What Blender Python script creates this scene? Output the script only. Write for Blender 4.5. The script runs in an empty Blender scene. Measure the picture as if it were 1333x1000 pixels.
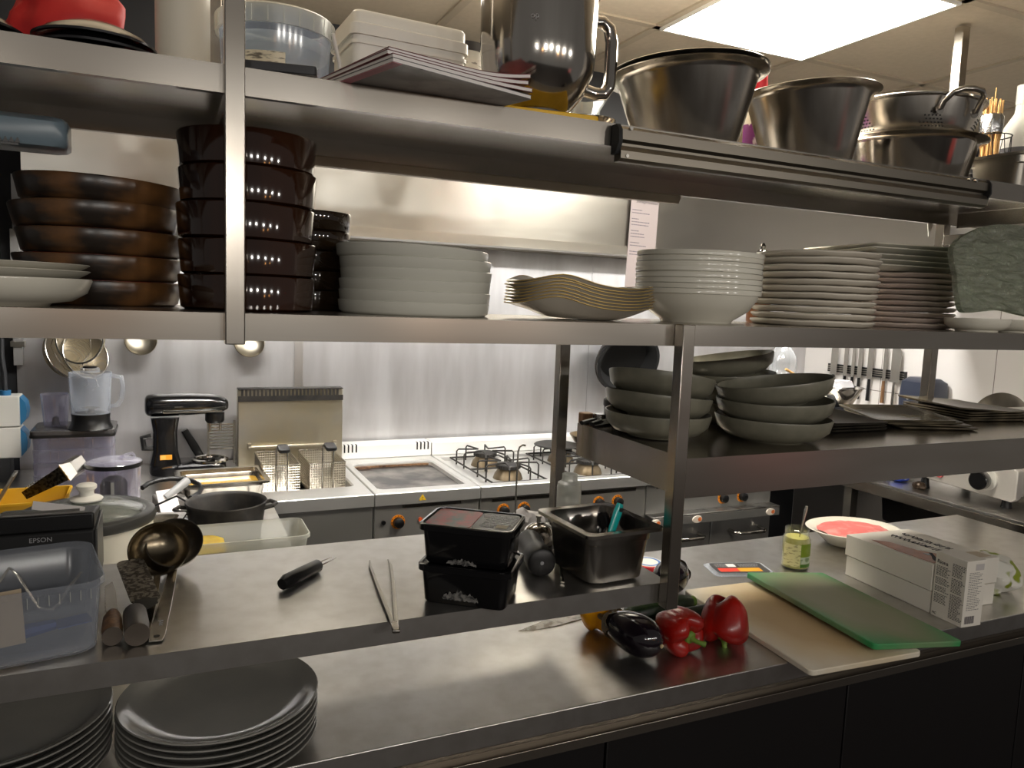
import bpy, bmesh, math, random
from mathutils import Vector, Matrix, Euler
random.seed(7)
SC = bpy.context.scene
COL = SC.collection
PI = math.pi
R = math.radians

# ------------------------------------------------------------------ helpers
def lin(c):
    out = []
    for v in c[:3]:
        v /= 255.0
        out.append(v / 12.92 if v <= .04045 else ((v + .055) / 1.055) ** 2.4)
    return (*out, 1.0)

def pm(name, col, rough=.5, metal=0.0, col2=None, nscale=20, stretch=(1, 1, 1), bump=0.0, bscale=None,
       coat=0.0, spec=None, aniso=0.0, emit=None, estr=0.0, rough2=None, ramp=(.35, .65), detail=4, sss=0.0):
    m = bpy.data.materials.new(name); m.use_nodes = True
    nt = m.node_tree; b = nt.nodes['Principled BSDF']
    b.inputs['Base Color'].default_value = lin(col)
    b.inputs['Roughness'].default_value = rough
    b.inputs['Metallic'].default_value = metal
    b.inputs['Coat Weight'].default_value = coat
    b.inputs['Coat Roughness'].default_value = .08
    if spec is not None: b.inputs['Specular IOR Level'].default_value = spec
    if sss: b.inputs['Subsurface Weight'].default_value = sss; b.inputs['Subsurface Scale'].default_value = .01
    if emit: b.inputs['Emission Color'].default_value = lin(emit); b.inputs['Emission Strength'].default_value = estr
    if col2 or bump or rough2 is not None:
        tc = nt.nodes.new('ShaderNodeTexCoord'); mp = nt.nodes.new('ShaderNodeMapping')
        mp.inputs['Scale'].default_value = stretch
        nt.links.new(tc.outputs['Object'], mp.inputs['Vector'])
        nz = nt.nodes.new('ShaderNodeTexNoise'); nz.inputs['Scale'].default_value = nscale; nz.inputs['Detail'].default_value = detail
        nt.links.new(mp.outputs['Vector'], nz.inputs['Vector'])
        if col2:
            rp = nt.nodes.new('ShaderNodeValToRGB')
            rp.color_ramp.elements[0].position = ramp[0]; rp.color_ramp.elements[0].color = lin(col)
            rp.color_ramp.elements[1].position = ramp[1]; rp.color_ramp.elements[1].color = lin(col2)
            nt.links.new(nz.outputs['Fac'], rp.inputs['Fac']); nt.links.new(rp.outputs['Color'], b.inputs['Base Color'])
        if rough2 is not None:
            mr = nt.nodes.new('ShaderNodeMapRange')
            mr.inputs['From Min'].default_value = .3; mr.inputs['From Max'].default_value = .7
            mr.inputs['To Min'].default_value = rough; mr.inputs['To Max'].default_value = rough2
            nt.links.new(nz.outputs['Fac'], mr.inputs['Value']); nt.links.new(mr.outputs['Result'], b.inputs['Roughness'])
        if bump:
            bp = nt.nodes.new('ShaderNodeBump'); bp.inputs['Strength'].default_value = bump; bp.inputs['Distance'].default_value = .002
            src = nz
            if bscale:
                src = nt.nodes.new('ShaderNodeTexNoise'); src.inputs['Scale'].default_value = bscale
                nt.links.new(mp.outputs['Vector'], src.inputs['Vector'])
            nt.links.new(src.outputs['Fac'], bp.inputs['Height']); nt.links.new(bp.outputs['Normal'], b.inputs['Normal'])
    if aniso:
        b.inputs['Anisotropic'].default_value = aniso
        cv = nt.nodes.new('ShaderNodeCombineXYZ')
        cv.inputs[0].default_value = .04; cv.inputs[1].default_value = .45; cv.inputs[2].default_value = 1
        nt.links.new(cv.outputs[0], b.inputs['Tangent'])
    return m

def clear(name, col, fac=.1, rough=.1, gloss=.5, bump=0.0, bs=20, stretch=(1, 1, 1), edge=.5, tint=None):
    """thin clear plastic or glass: mostly see-through, the rest partly matt, partly glossy"""
    m = bpy.data.materials.new(name); m.use_nodes = True
    nt = m.node_tree; nt.nodes.remove(nt.nodes['Principled BSDF']); out = nt.nodes['Material Output']
    N = nt.nodes.new; L = nt.links.new
    tr = N('ShaderNodeBsdfTransparent'); tr.inputs['Color'].default_value = lin(tint or [min(255, 205 + c * .2) for c in col])
    df = N('ShaderNodeBsdfDiffuse'); df.inputs['Color'].default_value = lin(col)
    gl = N('ShaderNodeBsdfGlossy'); gl.inputs['Roughness'].default_value = rough
    m1 = N('ShaderNodeMixShader'); m1.inputs['Fac'].default_value = gloss; L(df.outputs[0], m1.inputs[1]); L(gl.outputs[0], m1.inputs[2])
    mx = N('ShaderNodeMixShader'); lw = N('ShaderNodeLayerWeight'); lw.inputs['Blend'].default_value = .3
    mr = N('ShaderNodeMapRange'); mr.inputs['To Min'].default_value = fac; mr.inputs['To Max'].default_value = min(1, fac + edge)
    L(lw.outputs['Facing'], mr.inputs['Value']); L(mr.outputs['Result'], mx.inputs['Fac'])
    L(tr.outputs[0], mx.inputs[1]); L(m1.outputs[0], mx.inputs[2]); L(mx.outputs[0], out.inputs['Surface'])
    if bump:
        tc = N('ShaderNodeTexCoord'); mp = N('ShaderNodeMapping'); mp.inputs['Scale'].default_value = stretch; nz = N('ShaderNodeTexNoise'); nz.inputs['Scale'].default_value = bs
        nz.inputs['Detail'].default_value = 6; nz.inputs['Distortion'].default_value = .6
        bp = N('ShaderNodeBump'); bp.inputs['Strength'].default_value = bump; bp.inputs['Distance'].default_value = .03
        L(tc.outputs['Object'], mp.inputs[0]); L(mp.outputs[0], nz.inputs['Vector']); L(nz.outputs['Fac'], bp.inputs['Height'])
        for n in (df, gl, lw): L(bp.outputs[0], n.inputs['Normal'])
    return m

class MB:
    """collects shapes into one bmesh; build() links them as ONE mesh object"""
    def __init__(s): s.bm = bmesh.new()
    def box(s, x0, x1, y0, y1, z0, z1, M=None):
        vs = [s.bm.verts.new((x, y, z)) for z in (z0, z1) for y in (y0, y1) for x in (x0, x1)]
        if M is not None:
            for v in vs: v.co = M @ v.co
        for f in ((0, 2, 3, 1), (4, 5, 7, 6), (0, 1, 5, 4), (2, 6, 7, 3), (1, 3, 7, 5), (0, 4, 6, 2)):
            s.bm.faces.new([vs[i] for i in f])
        return s
    def rings(s, rings, cap0=True, cap1=True, closed=True):
        prev = None; first = None
        for rg in rings:
            vs = [s.bm.verts.new(p) for p in rg]
            if prev:
                n = len(vs)
                for i in range(n if closed else n - 1):
                    j = (i + 1) % n
                    s.bm.faces.new((prev[i], prev[j], vs[j], vs[i]))
            else: first = vs
            prev = vs
        if cap0: s.bm.faces.new(list(reversed(first)))
        if cap1: s.bm.faces.new(prev)
        return s
    def lathe(s, prof, c=(0, 0, 0), seg=48, M=None, sx=1, sy=1, fn=None):
        rows = []
        for r, z in prof:
            if r < 1e-5: rows.append([s.bm.verts.new((c[0], c[1], c[2] + z))])
            else:
                row = []
                for i in range(seg):
                    a = 2 * PI * i / seg
                    p = Vector((c[0] + r * sx * math.cos(a), c[1] + r * sy * math.sin(a), c[2] + z))
                    if fn: p = fn(p, a, r)
                    row.append(s.bm.verts.new(p))
                rows.append(row)
        if M is not None:
            for row in rows:
                for v in row: v.co = M @ v.co
        for a, b in zip(rows, rows[1:]):
            if len(a) == 1 and len(b) == 1: continue
            for i in range(seg):
                j = (i + 1) % seg
                if len(a) == 1: s.bm.faces.new((a[0], b[j], b[i]))
                elif len(b) == 1: s.bm.faces.new((a[i], a[j], b[0]))
                else: s.bm.faces.new((a[i], a[j], b[j], b[i]))
        return s
    def cyl(s, p0, p1, r0, r1=None, seg=20):
        r1 = r0 if r1 is None else r1
        p0 = Vector(p0); p1 = Vector(p1); d = p1 - p0
        M = Matrix.Translation(p0) @ d.to_track_quat('Z', 'Y').to_matrix().to_4x4()
        return s.lathe([(0, 0), (r0, 0), (r1, d.length), (0, d.length)], M=M, seg=seg)
    def rloft(s, layers, n=5, cap0=True, cap1=True, M=None):
        """layers: (half_x, half_y, z, corner_radius)"""
        rg = []
        for hx, hy, z, r in layers:
            r = min(r, hx, hy); row = []
            for k, (sx, sy) in enumerate(((1, 1), (-1, 1), (-1, -1), (1, -1))):
                for i in range(n + 1):
                    a = PI / 2 * (k + i / n)
                    p = Vector((sx * (hx - r) + r * math.cos(a), sy * (hy - r) + r * math.sin(a), z))
                    row.append(M @ p if M is not None else p)
            rg.append(row)
        return s.rings(rg, cap0, cap1)
    def tube(s, path, r, seg=8, closed=False, flat=1.0):
        P = [Vector(p) for p in path]; n = len(P); rg = []
        up = None
        for i, p in enumerate(P):
            if closed: t = P[(i + 1) % n] - P[i - 1]
            else: t = P[min(i + 1, n - 1)] - P[max(i - 1, 0)]
            t.normalize()
            if up is None:
                up = Vector((0, 0, 1)) if abs(t.z) < .9 else Vector((0, 1, 0))
            sd = t.cross(up)
            if sd.length < 1e-4: sd = t.cross(Vector((1, 0, 0)))
            sd.normalize(); u2 = sd.cross(t).normalized(); up = u2
            rr = r[i] if isinstance(r, (list, tuple)) else r
            rg.append([p + (sd * math.cos(2 * PI * k / seg) + u2 * flat * math.sin(2 * PI * k / seg)) * rr for k in range(seg)])
        if closed:
            rg.append(rg[0]); return s.rings(rg, False, False)
        return s.rings(rg)
    def prism(s, poly, z0, z1, M=None):
        rg = [[Vector((x, y, z)) for x, y in poly] for z in (z0, z1)]
        if M is not None: rg = [[M @ p for p in q] for q in rg]
        return s.rings(rg)
    def warp(s, f):
        for v in s.bm.verts: v.co = f(v.co)
        return s
    def build(s, name, mat, parent=None, bevel=0.0, seg=2, sharp=38, sub=0, loc=None, rot=None):
        bm = s.bm
        bmesh.ops.remove_doubles(bm, verts=bm.verts, dist=1e-6)
        bmesh.ops.recalc_face_normals(bm, faces=bm.faces)
        me = bpy.data.meshes.new(name); bm.to_mesh(me); bm.free()
        for p in me.polygons: p.use_smooth = True
        me.set_sharp_from_angle(angle=R(sharp))
        me.materials.append(mat)
        o = bpy.data.objects.new(name, me); COL.objects.link(o)
        if parent: o.parent = parent
        if loc: o.location = loc
        if rot: o.rotation_euler = rot
        if bevel:
            b = o.modifiers.new('bevel', 'BEVEL'); b.width = bevel; b.segments = seg; b.limit_method = 'ANGLE'; b.angle_limit = R(40)
        if sub:
            d = o.modifiers.new('sub', 'SUBSURF'); d.levels = sub; d.render_levels = sub
        return o

def tag(o, label, cat, group=None):
    o['label'] = label; o['category'] = cat
    if group: o['group'] = group
    return o
def thing(name, label, cat, loc=(0, 0, 0), rz=0, group=None, rot=None):
    o = bpy.data.objects.new(name, None); COL.objects.link(o); o.empty_display_size = .05
    o.location = loc; o.rotation_euler = rot if rot else (0, 0, rz)
    return tag(o, label, cat, group)
def struct(o): o['kind'] = 'structure'; return o
def dup(root, loc, rot, label, group=None, name=None):
    r = root.copy(); COL.objects.link(r); r.location = loc; r.rotation_euler = rot; r['label'] = label
    if group: r['group'] = group
    if name: r.name = name
    for ch in list(root.children):
        c = ch.copy(); COL.objects.link(c); c.parent = r
        for g in list(ch.children):
            d = g.copy(); COL.objects.link(d); d.parent = c
    return r
ORD = ['topmost', 'second from the top', 'third from the top', 'fourth from the top', 'fifth from the top', 'sixth from the top',
       'seventh from the top', 'eighth from the top', 'ninth from the top', 'tenth from the top', 'eleventh from the top', 'twelfth from the top']
def stack(make, n, c, z0, pitch, what, where, group, jitter=.0015, tilts=None, shifts=None, lifts=None):
    """n pieces one on the other: the first is built, the others are copies, each its own thing"""
    first = None
    for i in range(n):                                 # i = 0 is the lowest
        k = n - 1 - i
        pos = 'lowest' if i == 0 else ORD[k]
        lab = f'{what}, {pos} of {where}'
        dx, dy = (shifts or {}).get(i, (random.uniform(-jitter, jitter), random.uniform(-jitter, jitter)))
        tx, ty = (tilts or {}).get(i, (0, 0))
        rz = make.norot + random.uniform(-.06, .06) if 'norot' in make.__dict__ else random.uniform(0, 6.28)
        loc = (c[0] + dx, c[1] + dy, z0 + i * pitch + .0003 * (i == 0) + (lifts or {}).get(i, 0))
        rot = (Matrix.Rotation(tx, 3, 'X') @ Matrix.Rotation(ty, 3, 'Y') @ Matrix.Rotation(rz, 3, 'Z')).to_euler()
        if first is None:
            first = make(); first.location = loc; first.rotation_euler = rot; tag(first, lab, make.cat, group)
        else: dup(first, loc, rot, lab, group)

def text(s, size, mat, parent, loc, rot, name='lettering', extr=.0003, align='LEFT'):
    cu = bpy.data.curves.new('t', 'FONT'); cu.body = s; cu.size = size; cu.extrude = extr; cu.align_x = align; cu.resolution_u = 3
    t = bpy.data.objects.new('t', cu); COL.objects.link(t)
    dg = bpy.context.evaluated_depsgraph_get(); dg.update()
    me = bpy.data.meshes.new_from_object(t.evaluated_get(dg))
    bpy.data.objects.remove(t); bpy.data.curves.remove(cu)
    me.materials.clear(); me.materials.append(mat)
    o = bpy.data.objects.new(name, me); COL.objects.link(o); o.parent = parent; o.location = loc; o.rotation_euler = rot
    return o
def print_lines(mb, x0, z0, w, rows, dz, y, h=.0016, th=.0002, fill=.9, gap_rows=()):
    """small print too fine to read: short dark word bars on a panel facing -y"""
    for r in range(rows):
        if r in gap_rows: continue
        x = x0; end = x0 + w * random.uniform(fill - .25, fill + .1)
        while x < end:
            l = random.uniform(.004, .011) * (w / .06 if w < .06 else 1)
            mb.box(x, min(x + l, end + .001), y - th, y, z0 - r * dz - h, z0 - r * dz); x += l + .0016
    return mb

# ------------------------------------------------------------------ materials
STEEL = pm('brushed_steel', (184, 178, 169), .23, 1, aniso=.25, col2=(172, 165, 155), nscale=2.5, stretch=(1, 6, 6), detail=2)
STEELTOP = pm('worn_steel_top', (206, 204, 200), .3, 1, aniso=.45, col2=(194, 191, 186), nscale=26, ramp=(.4, .7), detail=8)
WALLSTEEL = pm('splashback_steel', (212, 211, 212), .46, .8, col2=(180, 178, 178), nscale=2.2, stretch=(4, 4, .7), ramp=(.35, .75), detail=6)
HOODSTEEL = pm('hood_steel', (192, 190, 184), .30, 1, aniso=.5, rough2=.36, nscale=3, stretch=(3, 20, 20))
RANGESTEEL = pm('range_steel', (206, 205, 202), .36, .8, rough2=.46, nscale=8, stretch=(3, 12, 12))
POLISH = pm('polished_steel', (198, 194, 187), .12, 1, col2=(176, 171, 164), nscale=5, stretch=(5, 5, .3))
SATIN = pm('satin_steel', (182, 178, 171), .24, 1, col2=(158, 153, 145), nscale=6, stretch=(5, 5, .25), ramp=(.4, .65))
DULLSTEEL = pm('dull_steel', (150, 146, 138), .38, 1, col2=(176, 172, 162), nscale=9)
WIRE = pm('steel_wire', (190, 186, 178), .25, 1)
OILWIRE = pm('oily_wire', (190, 182, 166), .3, 1)
BLACKIRON = pm('black_iron', (30, 29, 28), .55, .3, col2=(52, 48, 44), nscale=30)
BLACK = pm('black_plastic', (14, 14, 15), .35)
BLACKMATT = pm('matt_black', (14, 14, 15), .7)
BLACKGLOSS = pm('gloss_black', (12, 12, 14), .18, coat=.5)
CHARCOAL = pm('charcoal_paint', (44, 45, 48), .7)
CERAMIC = pm('white_glaze', (222, 219, 206), .16, col2=(214, 210, 196), nscale=5)
CREAM = pm('cream_glaze', (219, 212, 198), .2, col2=(208, 200, 186), nscale=8)
PINKISH = pm('rose_beige_glaze', (204, 188, 178), .28, col2=(190, 172, 162), nscale=14)
GREYGLAZE = pm('grey_glaze', (128, 127, 122), .14, col2=(140, 138, 132), nscale=6, coat=.3)
SAGE = pm('grey_green_glaze', (112, 110, 96), .33, col2=(128, 125, 110), nscale=26, bump=.03)
RUSTPAN = pm('scorched_glaze', (40, 33, 28), .28, col2=(128, 88, 50), nscale=9, stretch=(1, 1, 2), ramp=(.42, .68), detail=7)
REDENAMEL = pm('red_enamel', (150, 28, 24), .3)
BROWN = pm('brown_glaze', (26, 14, 9), .08, col2=(48, 25, 13), nscale=5, coat=.5)
AMBER = pm('amber_glass', (38, 27, 16), .06, coat=.6)
GOLDRIM = pm('worn_gold', (186, 158, 92), .4, .4)
WHITEPL = pm('white_plastic', (224, 222, 214), .4)
OFFWHITE = pm('off_white_plastic', (214, 208, 194), .45, col2=(200, 188, 160), nscale=3, stretch=(1, 1, .2), ramp=(.55, .75))
PAPER = pm('white_paper', (226, 221, 218), .8)
CARD = pm('white_card', (226, 221, 210), .6)
TANCARD = pm('tan_card', (176, 158, 132), .8)
INK = pm('dark_ink', (46, 44, 48), .7)
GREYINK = pm('grey_ink', (150, 150, 152), .5)
ORANGE = pm('orange_plastic', (232, 138, 22), .4)
YELLOW = pm('yellow_plastic', (222, 176, 24), .4)
TILE = None
CLEARPL = clear('clear_plastic', (214, 220, 230), .12, .2, .3)
RIBBED = clear('ribbed_plastic', (226, 230, 234), .3, .15, .5)
FROST = clear('frosted_plastic', (228, 230, 222), .34, .3, .25)
TINTPL = clear('tinted_plastic', (212, 210, 222), .12, .12, .6, edge=.5, tint=(242, 241, 248))
GLASS = clear('clear_glass', (225, 232, 228), .07, .05, .8)
SLABGLASS = clear('textured_glass', (178, 182, 160), .42, .14, .45, bump=1.0, bs=16, stretch=(1, 1, 4.5), edge=.3, tint=(176, 188, 174))
GLINT = clear('glint_white', (240, 236, 225), .35, .1, .7)
SKINS = dict(red=pm('red_pepper_skin', (164, 22, 10), .28, col2=(128, 14, 9), nscale=14, coat=.1),
             yellow=pm('yellow_pepper_skin', (224, 158, 10), .25, col2=(206, 132, 8), nscale=12, coat=.3))
STEM = pm('green_stem', (112, 142, 52), .5, col2=(84, 116, 40), nscale=30)
AUBERGINE = pm('aubergine_skin', (19, 11, 20), .12, coat=.5)
ZUCCHINI = pm('zucchini_skin', (24, 42, 20), .35, col2=(46, 68, 30), nscale=50, ramp=(.5, .75))
WOOD = pm('worn_wood', (132, 96, 60), .55, col2=(98, 68, 42), nscale=18, stretch=(8, 8, 1))
BAMBOO = pm('bamboo', (214, 172, 112), .6, col2=(190, 144, 84), nscale=40)
FOIL = pm('crinkled_foil', (190, 190, 190), .25, 1, bump=.9, nscale=90)
FOODYEL = pm('yellow_food', (222, 190, 40), .4, col2=(200, 164, 24), nscale=30, bump=.3)
BROTH = pm('yellow_broth', (196, 158, 66), .12, col2=(176, 134, 50), nscale=8)
GREEN = pm('green_board', (22, 128, 74), .45, col2=(30, 140, 84), nscale=10)

# board with worn pale centre
def worn_board(name, base, worn, stain):
    m = bpy.data.materials.new(name); m.use_nodes = True
    nt = m.node_tree; b = nt.nodes['Principled BSDF']; b.inputs['Roughness'].default_value = .5
    tc = nt.nodes.new('ShaderNodeTexCoord')
    nz = nt.nodes.new('ShaderNodeTexNoise'); nz.inputs['Scale'].default_value = 6; nz.inputs['Detail'].default_value = 8
    mp = nt.nodes.new('ShaderNodeMapping'); mp.inputs['Scale'].default_value = (5.5, 3.2, 1)
    gr = nt.nodes.new('ShaderNodeTexGradient'); gr.gradient_type = 'SPHERICAL'
    nt.links.new(tc.outputs['Object'], mp.inputs['Vector']); nt.links.new(mp.outputs[0], gr.inputs['Vector'])
    nt.links.new(tc.outputs['Object'], nz.inputs['Vector'])
    ad = nt.nodes.new('ShaderNodeMath'); ad.operation = 'MULTIPLY_ADD'; ad.inputs[1].default_value = .7
    nt.links.new(nz.outputs['Fac'], ad.inputs[0]); nt.links.new(gr.outputs['Fac'], ad.inputs[2])
    rp = nt.nodes.new('ShaderNodeValToRGB')
    e = rp.color_ramp.elements; e[0].position = .35; e[0].color = lin(base); e[1].position = .72; e[1].color = lin(worn)
    n = e.new(.95); n.color = lin(stain)
    nt.links.new(ad.outputs[0], rp.inputs['Fac']); nt.links.new(rp.outputs[0], b.inputs['Base Color'])
    return m
GREENB = worn_board('green_board_worn', (14, 138, 76), (126, 138, 104), (142, 142, 116))
WHITEB = worn_board('white_board_worn', (216, 208, 190), (206, 186, 150), (192, 164, 122))

# ------------------------------------------------------------------ the setting
CT, LL, LR, MS, TS = .9, 1.117, 1.343, 1.582, 1.903   # heights: counter, lower, side, middle and top shelf
struct(MB().box(-4, 5, -4, 3.5, -.05, 0).build('floor', pm('dark_floor_tile', (52, 48, 46), .4, col2=(62, 58, 55), nscale=4)))
struct(MB().box(-.7, 3.5, 3.38, 3.48, 0, 2.44).build('wall_back', CHARCOAL))
def tile_mat():
    m = bpy.data.materials.new('white_wall_tile'); m.use_nodes = True
    nt = m.node_tree; b = nt.nodes['Principled BSDF']; b.inputs['Roughness'].default_value = .2
    tc = nt.nodes.new('ShaderNodeTexCoord'); sp = nt.nodes.new('ShaderNodeSeparateXYZ'); cb = nt.nodes.new('ShaderNodeCombineXYZ')
    nt.links.new(tc.outputs['Object'], sp.inputs[0]); nt.links.new(sp.outputs['Y'], cb.inputs[0]); nt.links.new(sp.outputs['Z'], cb.inputs[1])
    mp = nt.nodes.new('ShaderNodeMapping'); mp.inputs['Location'].default_value = (.155, .29, 0); nt.links.new(cb.outputs[0], mp.inputs[0])
    br = nt.nodes.new('ShaderNodeTexBrick'); br.offset = 0; br.inputs['Scale'].default_value = 1
    br.inputs['Brick Width'].default_value = .6; br.inputs['Row Height'].default_value = .3; br.inputs['Mortar Size'].default_value = .002
    br.inputs['Color1'].default_value = lin((222, 218, 214)); br.inputs['Color2'].default_value = lin((218, 214, 210)); br.inputs['Mortar'].default_value = lin((126, 120, 114))
    nt.links.new(mp.outputs[0], br.inputs['Vector']); nt.links.new(br.outputs['Color'], b.inputs['Base Color'])
    return m
struct(MB().box(-.54, 3.419, 2.42, 3.379, 2.158, 2.4125).build('wall_bulkhead', CHARCOAL))
struct(MB().box(3.42, 3.52, .6, 3.48, 0, 2.44).build('wall_right', tile_mat()))
struct(MB().box(-1.4, -.54, 1.9, 3.48, 0, 2.44).build('wall_left', BLACKMATT))
CEIL = pm('ceiling_tile', (196, 184, 164), .8, col2=(190, 178, 158), nscale=60)
struct(MB().box(-1.4, 3.52, .75, 3.48, 2.413, 2.46).build('ceiling', CEIL))
g = MB()
BAR = pm('ceiling_bar', (176, 164, 144), .6)
for k in range(-4, 4): g.box(1.305 + .552 * k - .012, 1.305 + .552 * k + .012, .75, 3.38, 2.407, 2.413)
for k in range(-3, 3): g.box(-1.4, 3.42, 1.945 - .552 * k - .012, 1.945 - .552 * k + .012, 2.407, 2.4131)
struct(g.build('trim_1', BAR))
# steel lining of the back wall: panels with a joint strip
g = MB(); g.box(-.5, .515, 3.374, 3.38, .86, 2.0); g.box(.545, 1.96, 3.374, 3.38, .86, 2.0); g.box(1.962, 3.418, 3.374, 3.38, .86, 2.0)
struct(g.build('trim_2', WALLSTEEL))
g = MB(); g.box(.512, .548, 3.370, 3.3745, .86, 2.0)
for z in (1.0, 1.39, 1.75): g.cyl((.53, 3.3705, z), (.53, 3.367, z), .005, seg=10)
struct(g.build('trim_3', pm('joint_strip', (214, 210, 206), .4, 1)))
# lower part of the right wall, grey
struct(MB().box(3.412, 3.4195, .6, 3.37, 0, .84).build('trim_4', pm('grey_wall_tile', (96, 92, 88), .4)))

# ------------------------------------------------------------------ ceiling light
t = thing('ceiling_light', 'square lit white panel set in the tiled ceiling', 'ceiling light', (1.581, 1.672, 2.405))
f = MB()
for a in ((-.27, .27, .262, .27), (-.27, .27, -.27, -.262), (-.27, -.262, -.262, .262), (.262, .27, -.262, .262)): f.box(*a, -.006, .004)
f.build('frame', WHITEPL, t)
DIFF = pm('light_diffuser', (255, 250, 240), .6, emit=(255, 247, 232), estr=30)
MB().box(-.2622, .2622, -.2622, .2622, -.001, .004).build('diffuser', DIFF, t)

# ------------------------------------------------------------------ hanging shelf unit
t = thing('hanging_shelf_unit', 'stainless steel shelving hung from the ceiling above the pass counter', 'shelving', (0, 1.1, 0))
def shelf(name, x0, x1, z, lip, ends=False, y0=0, y1=.4, mat=STEEL):
    g = MB()
    g.box(x0, x1, y0, y1, z - .0016, z)
    for ya, yb, yc in ((y0, y0 + .0016, y0 + .012), (y1 - .0016, y1, y1 - .012)):
        g.box(x0, x1, ya, yb, z - lip, z - .0016)
        g.box(x0, x1, min(yb, yc), max(ya, yc), z - lip, z - lip + .0014)
    if ends:
        for xa, xb in ((x0, x0 + .0016), (x1 - .0016, x1)): g.box(xa, xb, y0 + .0016, y1 - .0016, z - lip, z - .0016)
    return g.build(name, mat, t)
shelf('top_shelf', -1.2, 2.6, TS, .036)
shelf('middle_shelf', -1.2, 2.6, MS, .037)
shelf('lower_shelf', -1.2, .83, LL, .036, True, mat=STEELTOP)
shelf('side_shelf', .852, 2.6, LR, .073, True)
def post(x0, x1, y0, y1, z0, z1): MB().box(x0, x1, y0 - 1.1, y1 - 1.1, z0, z1).build('post', STEEL, t, bevel=.0015)
post(.0745, .0995, 1.0745, 1.0995, 1.541, 2.406)
post(.809, .834, 1.0745, 1.0995, 1.076, 1.5835)
post(.801, .826, 1.5005, 1.5255, 1.076, 1.6)
post(.0745, .0995, 1.5005, 1.5255, 1.541, 2.406)
post(2.0, 2.027, 1.5005, 1.5275, 1.26, 2.406)
post(-1.15, -1.125, 1.0745, 1.0995, 1.076, 2.406)
post(2.4, 2.427, 1.0745, 1.0995, 1.26, 2.406)
def cross(x0, x1, z0, z1): MB().box(x0, x1, .0005, .3995, z0, z1).build('cross_tube', STEEL, t, bevel=.0015)
cross(.0745, .0995, 1.842, 1.866)
cross(2.0, 2.027, 1.812, 1.84)
MB().box(2.03, 2.034, .014, .386, 1.86, 1.9).build('stiffener', STEEL, t)
MB().box(.237, 1.105, .4005, .416, 1.85, 1.884).warp(lambda p: p + Vector((-.012, 0, 0)) if p.x > 1 and p.z < 1.86 else p).build('rear_rail', pm('lit_rail', (176, 168, 152), .4, .4), t)  # light falling on the rail is put into its paler colour
MB().prism([(0, 0), (.022, 0), (.008, -.035)], 0, .002, Matrix.Translation((1.93, .401, 1.867)) @ Matrix.Rotation(PI / 2, 4, 'X')).build('bracket', WHITEPL, t)

# ticket rail clipped along the top shelf edge
t = thing('ticket_rail', 'dark aluminium ticket rail clipped along the edge of the top shelf', 'ticket rail', (0, 1.0985, 0))
ALU = pm('dark_aluminium', (128, 122, 112), .38, 1)
sec = [(0, 1.897), (-.012, 1.897), (-.017, 1.892), (-.017, 1.876), (-.008, 1.872), (-.008, 1.868), (-.015, 1.866), (-.02, 1.858), (-.02, 1.846), (-.012, 1.842), (0, 1.842)]
MB().rings([[Vector((x, y, z)) for y, z in sec] for x in (.668, 1.562)]).build('rail', ALU, t, sharp=20)
sec2 = [(0, 1.899), (-.015, 1.899), (-.022, 1.89), (-.024, 1.87), (-.014, 1.853), (0, 1.853)]
for x0, x1 in ((.661, .668), (1.562, 1.566)):
    MB().rings([[Vector((x, y, z)) for y, z in sec2] for x in (x0, x1)]).build('end_cap', BLACKMATT, t)
g = MB()
for x, z in ((.685, 1.8935), (.68, 1.85), (1.5, 1.8935), (1.52, 1.8925)): g.cyl((x, -.016, z), (x, -.0215, z), .003, seg=8)
g.build('screw', WIRE, t)

# ------------------------------------------------------------------ pass counter
t = thing('pass_counter', 'long stainless steel pass counter on a black cabinet', 'counter', (0, 1.12, 0))
MB().box(-1.2, 2.62, 0, .683, CT - .04, CT).build('worktop', STEELTOP, t, bevel=.002)
MB().box(-1.2, 2.62, .03, .66, CT - .085, CT - .0401).build('under_rail', pm('dark_steel', (120, 114, 106), .4, 1), t)
MB().box(-1.2, 2.62, .005, .03, CT - .085, CT - .066).build('front_strip', STEEL, t, bevel=.001)
MB().box(-1.2, 2.62, .05, .64, .1, CT - .0852).build('cabinet', BLACKMATT, t)
for k in range(6): MB().box(-1.11 + .62 * k, -.495 + .62 * k, .03, .0495, .12, CT - .09).build('cabinet_door', pm('black_laminate', (18, 16, 17), .42), t, bevel=.002)
MB().box(-1.2, 2.62, .08, .6, 0, .0998).build('plinth', BLACKMATT, t)
# ------------------------------------------------------------------ crockery makers
def mk(name, cat, prof, mat, seg=56, sx=1, sy=1, fn=None, extra=None, norot=None):
    def make():
        o = MB().lathe(prof, seg=seg, sx=sx, sy=sy, fn=fn).build(name, mat, sharp=50)
        if extra: extra(o)
        return o
    make.cat = cat
    if norot is not None: make.norot = norot
    return make
def plate_prof(r, h, foot, th=.004):
    return [(0, .002), (foot * .9, .002), (foot * .94, 0), (foot, 0), (foot * 1.03, .003), (r * .86, h * .45), (r * .97, h * .86), (r, h), (r * .985, h + .001),
            (r * .95, h * .9), (r * .84, h * .45 + th), (foot, .003 + th), (0, .003 + th)]
def bowl_prof(r, h, foot, th=.004):
    return [(0, .003), (foot * .92, .003), (foot * .94, 0), (foot, 0), (foot * 1.05, .004), (r * .8, h * .2), (r * .95, h * .5), (r, h * .93), (r * .995, h),
            (r * .97, h), (r * .94, h * .6), (r * .78, h * .2 + th), (foot, .004 + th), (0, .004 + th)]
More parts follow.
